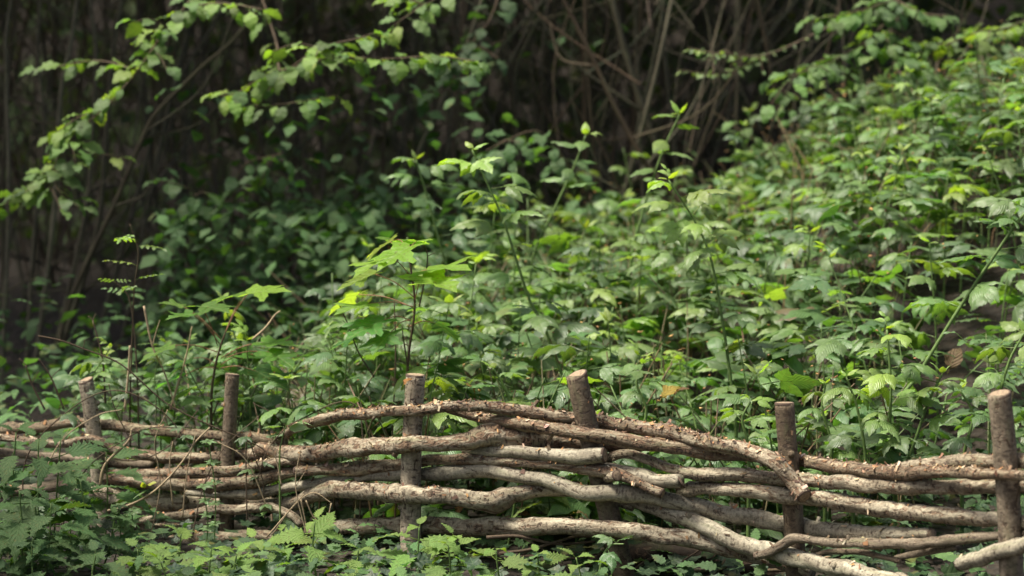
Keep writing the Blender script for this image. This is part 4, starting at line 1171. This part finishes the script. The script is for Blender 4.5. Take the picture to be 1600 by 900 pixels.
def cleaver(px, top, bot, Y, label):
    a, b = P(px, bot, Y), P(px + random.uniform(-12, 12), top, Y)
    t = thing('cleavers', a, label, 'weed')
    path = catmull([tuple(a), tuple((a + b) / 2 + Vector((0.01, 0, 0))), tuple(b)], 10)
    mb = MB(); mb.tube(path - np.array(a), np.full(len(path), 0.0016), 5)
    ob('stem', mb.mesh('stem', M_STEM), t)
    for i in range(5):
        p = Vector(path[int((0.2 + 0.2 * i) * (len(path) - 1))]) - a
        for k in range(6):
            ob('leaf', OV[k % 3], t, leafM(p, k * 1.047 + i, 0.2, 0, 0.026 * random.uniform(0.7, 1.1), 0.2), jit((0.09, 0.18, 0.045), 0.2))
cleaver(335, 690, 850, 6.2, 'cleavers stem with whorled narrow leaves by the second stake')
cleaver(320, 760, 870, 6.1, 'shorter cleavers stem with whorled leaves left of the taller')
cleaver(178, 790, 880, 6.0, 'cleavers with starry whorls below the first stake')
cleaver(195, 800, 880, 6.0, 'second cleavers with starry whorls, slightly right')

IVL = [lobed(IVY, s + 3, stalk=0.4, up=0.3, curl=0.12, centre=0.28) for s in range(4)]
def place_ivy(i):
    y = random.uniform(5.1, 7.2)
    x = random.uniform(-0.24, 0.24) * y
    z = G(x, y) + 0.01 + 0.07 * random.random() ** 1.5
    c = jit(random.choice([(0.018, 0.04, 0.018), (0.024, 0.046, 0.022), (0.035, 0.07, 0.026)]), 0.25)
    return leafM((x, y, z), random.uniform(0, 6.28), random.uniform(-0.3, 0.2), random.gauss(0, 0.25), random.uniform(0.03, 0.055), 0.35 + random.gauss(0, 0.2)), c
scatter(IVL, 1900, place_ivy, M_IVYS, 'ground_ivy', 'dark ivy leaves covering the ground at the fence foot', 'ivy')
def place_low(i):
    y = random.uniform(5.4, 7.0)
    x = random.uniform(-0.24, 0.24) * y
    if i % 5 < 2:
        y = random.uniform(6.75, 9.0)
        x = random.uniform(-0.25, -0.05) * y
        if y < FY(800 + x / y * FPX) + 0.15:
            return None
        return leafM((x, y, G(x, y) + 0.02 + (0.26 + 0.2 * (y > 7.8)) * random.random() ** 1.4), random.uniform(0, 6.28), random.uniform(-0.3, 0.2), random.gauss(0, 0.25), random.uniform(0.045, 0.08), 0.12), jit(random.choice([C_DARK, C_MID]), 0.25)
    if i % 5 == 2 and i % 10 == 2:
        y = random.uniform(5.9, 8.0)
        x = random.uniform(0.13, 0.24) * y
        if y < FY(800 + x / y * FPX) + 0.15:
            return None
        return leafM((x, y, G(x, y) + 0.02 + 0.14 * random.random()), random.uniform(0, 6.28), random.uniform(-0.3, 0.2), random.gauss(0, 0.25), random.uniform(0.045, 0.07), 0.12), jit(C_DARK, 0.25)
    left = smooth(-0.35, -0.9, x)
    if left > 0.5 and y > 6.1 and random.random() < 0.75:
        return None
    z = G(x, y) + (0.03 + (0.07 + 0.05 * left * (y < 5.8)) * random.random())
    c = jit(random.choice([C_DARK, C_MID, C_LIGHT]), 0.25)
    return leafM((x, y, z), random.uniform(0, 6.28), random.uniform(-0.3, 0.2), random.gauss(0, 0.25), random.uniform(0.04, 0.065), 0.3 + random.gauss(0, 0.2)), c
NEL = [single(s, stalk=0.2, n=11, W=0.46, teeth=0.2, fold=0.2, droop=0.5, cols=1, peak=0.35, base_w=0.5) for s in range(4)]
scatter(NEL, 1300, place_low, M_SHADELEAF, 'ground_cover', 'low weeds growing around the fence foot', 'weeds')

# ------------------------------------------------------------------ dead leaves, ground twigs
def dead(px, py, px2, py2, Y, col, label):
    a, b = P(px, py, Y), P(px2, py2, Y - 0.01)
    o = leaf_to(None, (0, 0, 0), random.choice(DL), a, b, 1.1, col, random.uniform(-0.6, 0.8))
    o.name = 'dead_leaf'
    tag(o, label, 'dead leaf')
for d in [(710, 812, 716, 788, 6.3, (0.30, 0.13, 0.05), 'curled orange dead leaf on the lowest branch right of the third stake'), (705, 818, 688, 806, 6.28, (0.28, 0.14, 0.06), 'small curled dead leaf beside the curled orange one'),
          (800, 808, 830, 795, 6.3, (0.16, 0.06, 0.03), 'dark red dead leaf above the lowest branch'), (820, 800, 812, 790, 6.3, (0.30, 0.2, 0.12), 'pale brown dead leaf beside the dark red one'), (890, 805, 915, 795, 6.2, (0.45, 0.3, 0.16), 'tan curled dead leaf left of the fourth stake'),
          (1030, 628, 1050, 598, 6.5, (0.28, 0.19, 0.03), 'withered yellow brown leaf hanging above the top branch'), (1050, 630, 1058, 600, 6.5, (0.14, 0.06, 0.03), 'brown withered leaf beside the yellow brown one'),
          (742, 620, 738, 595, 6.5, (0.25, 0.12, 0.04), 'orange brown curled leaf right of the third stake top'), (630, 605, 634, 590, 6.08, (0.35, 0.15, 0.05), 'orange scrap of leaf clinging to the third stake top'),
          (1480, 585, 1495, 545, 6.9, (0.11, 0.06, 0.035), 'large brown dead leaf hanging in the dark gap on the right'), (870, 735, 900, 730, 6.2, (0.3, 0.12, 0.05), 'orange dead leaf caught left of the fourth stake')]:
    dead(*d)

for k, (pix, side) in enumerate([([(780, 865), (830, 858), (875, 845), (905, 838), (960, 842)], [((830, 858), (815, 870), (828, 885)), ((875, 845), (890, 860), (940, 868))]),
                                 ([(760, 840), (810, 838), (870, 850), (930, 846)], [((810, 838), (835, 850), (850, 860))]),
                                 ([(800, 870), (850, 868), (900, 872), (940, 862)], [((850, 868), (880, 880))]),
                                 ([(1055, 885), (1080, 868), (1110, 850)], []), ([(985, 895), (1020, 872), (1050, 880), (1100, 882)], [((1020, 872), (1010, 862))]),
                                 ([(1190, 892), (1280, 888), (1360, 880)], [])]):
    stalk(pix, 6.0, 6 if k != 3 else 4, M_TWIG, ['dark forked twig lying in front of the ivy left of the fourth stake', 'second dark twig under the lowest branch', 'third thin twig lying across the ivy', 'thin bare stick leaning on the lowest branch',
          'small twisted twig under the dark log', 'thin stick lying at the bottom right of the fifth stake'][k], name='fallen_twig', cat='twig', side=side)

t = thing('bramble_cane', P(945, 895, 5.85), 'glossy arching bramble leaf at the foot of the fourth stake', 'bramble')
leafy(t, t.location, [P(935, 905, 5.85), P(942, 870, 5.85), P(955, 852, 5.85), P(975, 850, 5.84)], 3, 0.06, BR, 0.5, tipbud=False)
plant('pinnate_weed', [(1640, 640), (1620, 560), (1610, 530)], 6.3, 5, 0.09, FE, 'weed with feathery paired leaflets at the right edge', 'weed', t0=0.5, tipbud=False)

# ------------------------------------------------------------------ unseen trees added to shade the wood and block low sky
CR = [single(s, stalk=0.1, n=4, W=0.7, teeth=0.0, fold=0.2, droop=0.5, cols=1, peak=0.5) for s in range(3)]
def tree(x, y, h, crowns, label, n=2200, size=0.28):
    g = Vector((x, y, G(x, y) - 0.1))
    t = thing('shade_tree', g, label, 'tree', None)
    top = Vector((0.2, 0, h))
    mb = MB(); mb.tube(catmull([(0, 0, 0), (0.08, 0.05, h * 0.4), tuple(top)], 10), np.linspace(0.16, 0.06, 21), 10, wob=0.1)
    ob('trunk', mb.mesh('trunk', M_THICK), t)
    for (cx, cy, cz, rx, ry, rz) in crowns:
        mb = MB(); mb.tube(catmull([(0.05, 0.03, h * 0.45), (cx * 0.5 - x * 0.5, cy * 0.5 - y * 0.5, cz * 0.7), (cx - x, cy - y, cz - g.z)], 6), np.linspace(0.06, 0.02, 13), 6)
        ob('limb', mb.mesh('limb', M_THICK), t)
    def place(i):
        cx, cy, cz, rx, ry, rz = crowns[i % len(crowns)]
        d = Vector((random.gauss(0, 1), random.gauss(0, 1), random.gauss(0, 1))).normalized() * random.random() ** 0.4
        p = Vector((cx + d.x * rx - x, cy + d.y * ry - y, cz + d.z * rz - g.z))
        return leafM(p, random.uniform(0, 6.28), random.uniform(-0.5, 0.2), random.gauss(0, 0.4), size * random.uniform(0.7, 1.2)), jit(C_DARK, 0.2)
    c = scatter(CR, n, place, M_SHADELEAF, 'crown', None, None)
    c.parent = t
    del c['kind']
    return t
tree(-5.2, 12.5, 7, [(-3.7, 8.7, 3.0, 0.9, 0.9, 0.5), (-2.1, 9.95, 2.95, 1.25, 0.9, 0.6), (-2.3, 10.9, 3.1, 1.8, 0.9, 0.6), (-3.6, 11.2, 3.2, 1.6, 1.6, .9), (-0.6, 11.6, 3.0, 1.7, 1.1, 0.7), (-2.5, 12.6, 4.2, 3.2, 2.4, 1.6), (-5, 13, 5.5, 3, 3, 2.2), (-1.5, 14, 6.5, 3, 3, 2)], 'unseen tree added to shade the thicket from beyond the left side', 6000)
tree(5.8, 14.5, 8, [(1.4, 11.9, 3.1, 1.8, 1.1, 0.7), (3.4, 11.8, 3.4, 1.6, 1.2, 0.9), (2.8, 13.2, 4.6, 3.2, 2.2, 1.7), (5, 14, 6, 3, 3, 2), (1, 15, 6.5, 3, 3, 2)], 'unseen tree added to shade the thicket from beyond the right side', 2800)
tree(0.6, 19.5, 8, [(0.3, 12.8, 3.9, 2.6, 2.0, 1.2), (0, 17, 6, 4, 3, 2.4), (3, 18, 5, 3.5, 3, 3), (-3.5, 18, 5, 3.5, 3, 3), (-5, 23, 8, 5, 4, 3.5), (0, 23, 8, 5, 4, 3.5), (5, 23, 8, 5, 4, 3.5), (-9, 20, 8, 4, 4, 4)], 'unseen tree added to shade the thicket and the hillside behind it', 5600, 0.38)
tree(-6.5, -3.5, 8, [(-3.3, 5.2, 3.2, 0.75, 0.6, 0.4), (-5, -3, 5, 3, 2.5, 3), (-2, -5, 5.5, 3, 2.5, 3)], 'unseen tree behind the viewer on the left, added to block low sky', 1300, 0.4)  # first crown reaches forward, added to shade the front left ground
tree(6.5, -4.0, 8, [(4.5, -3.5, 5, 3, 2.5, 3), (1.5, -5.5, 5.5, 3, 2.5, 3)], 'unseen tree behind the viewer on the right, added to block low sky', 1300, 0.4)
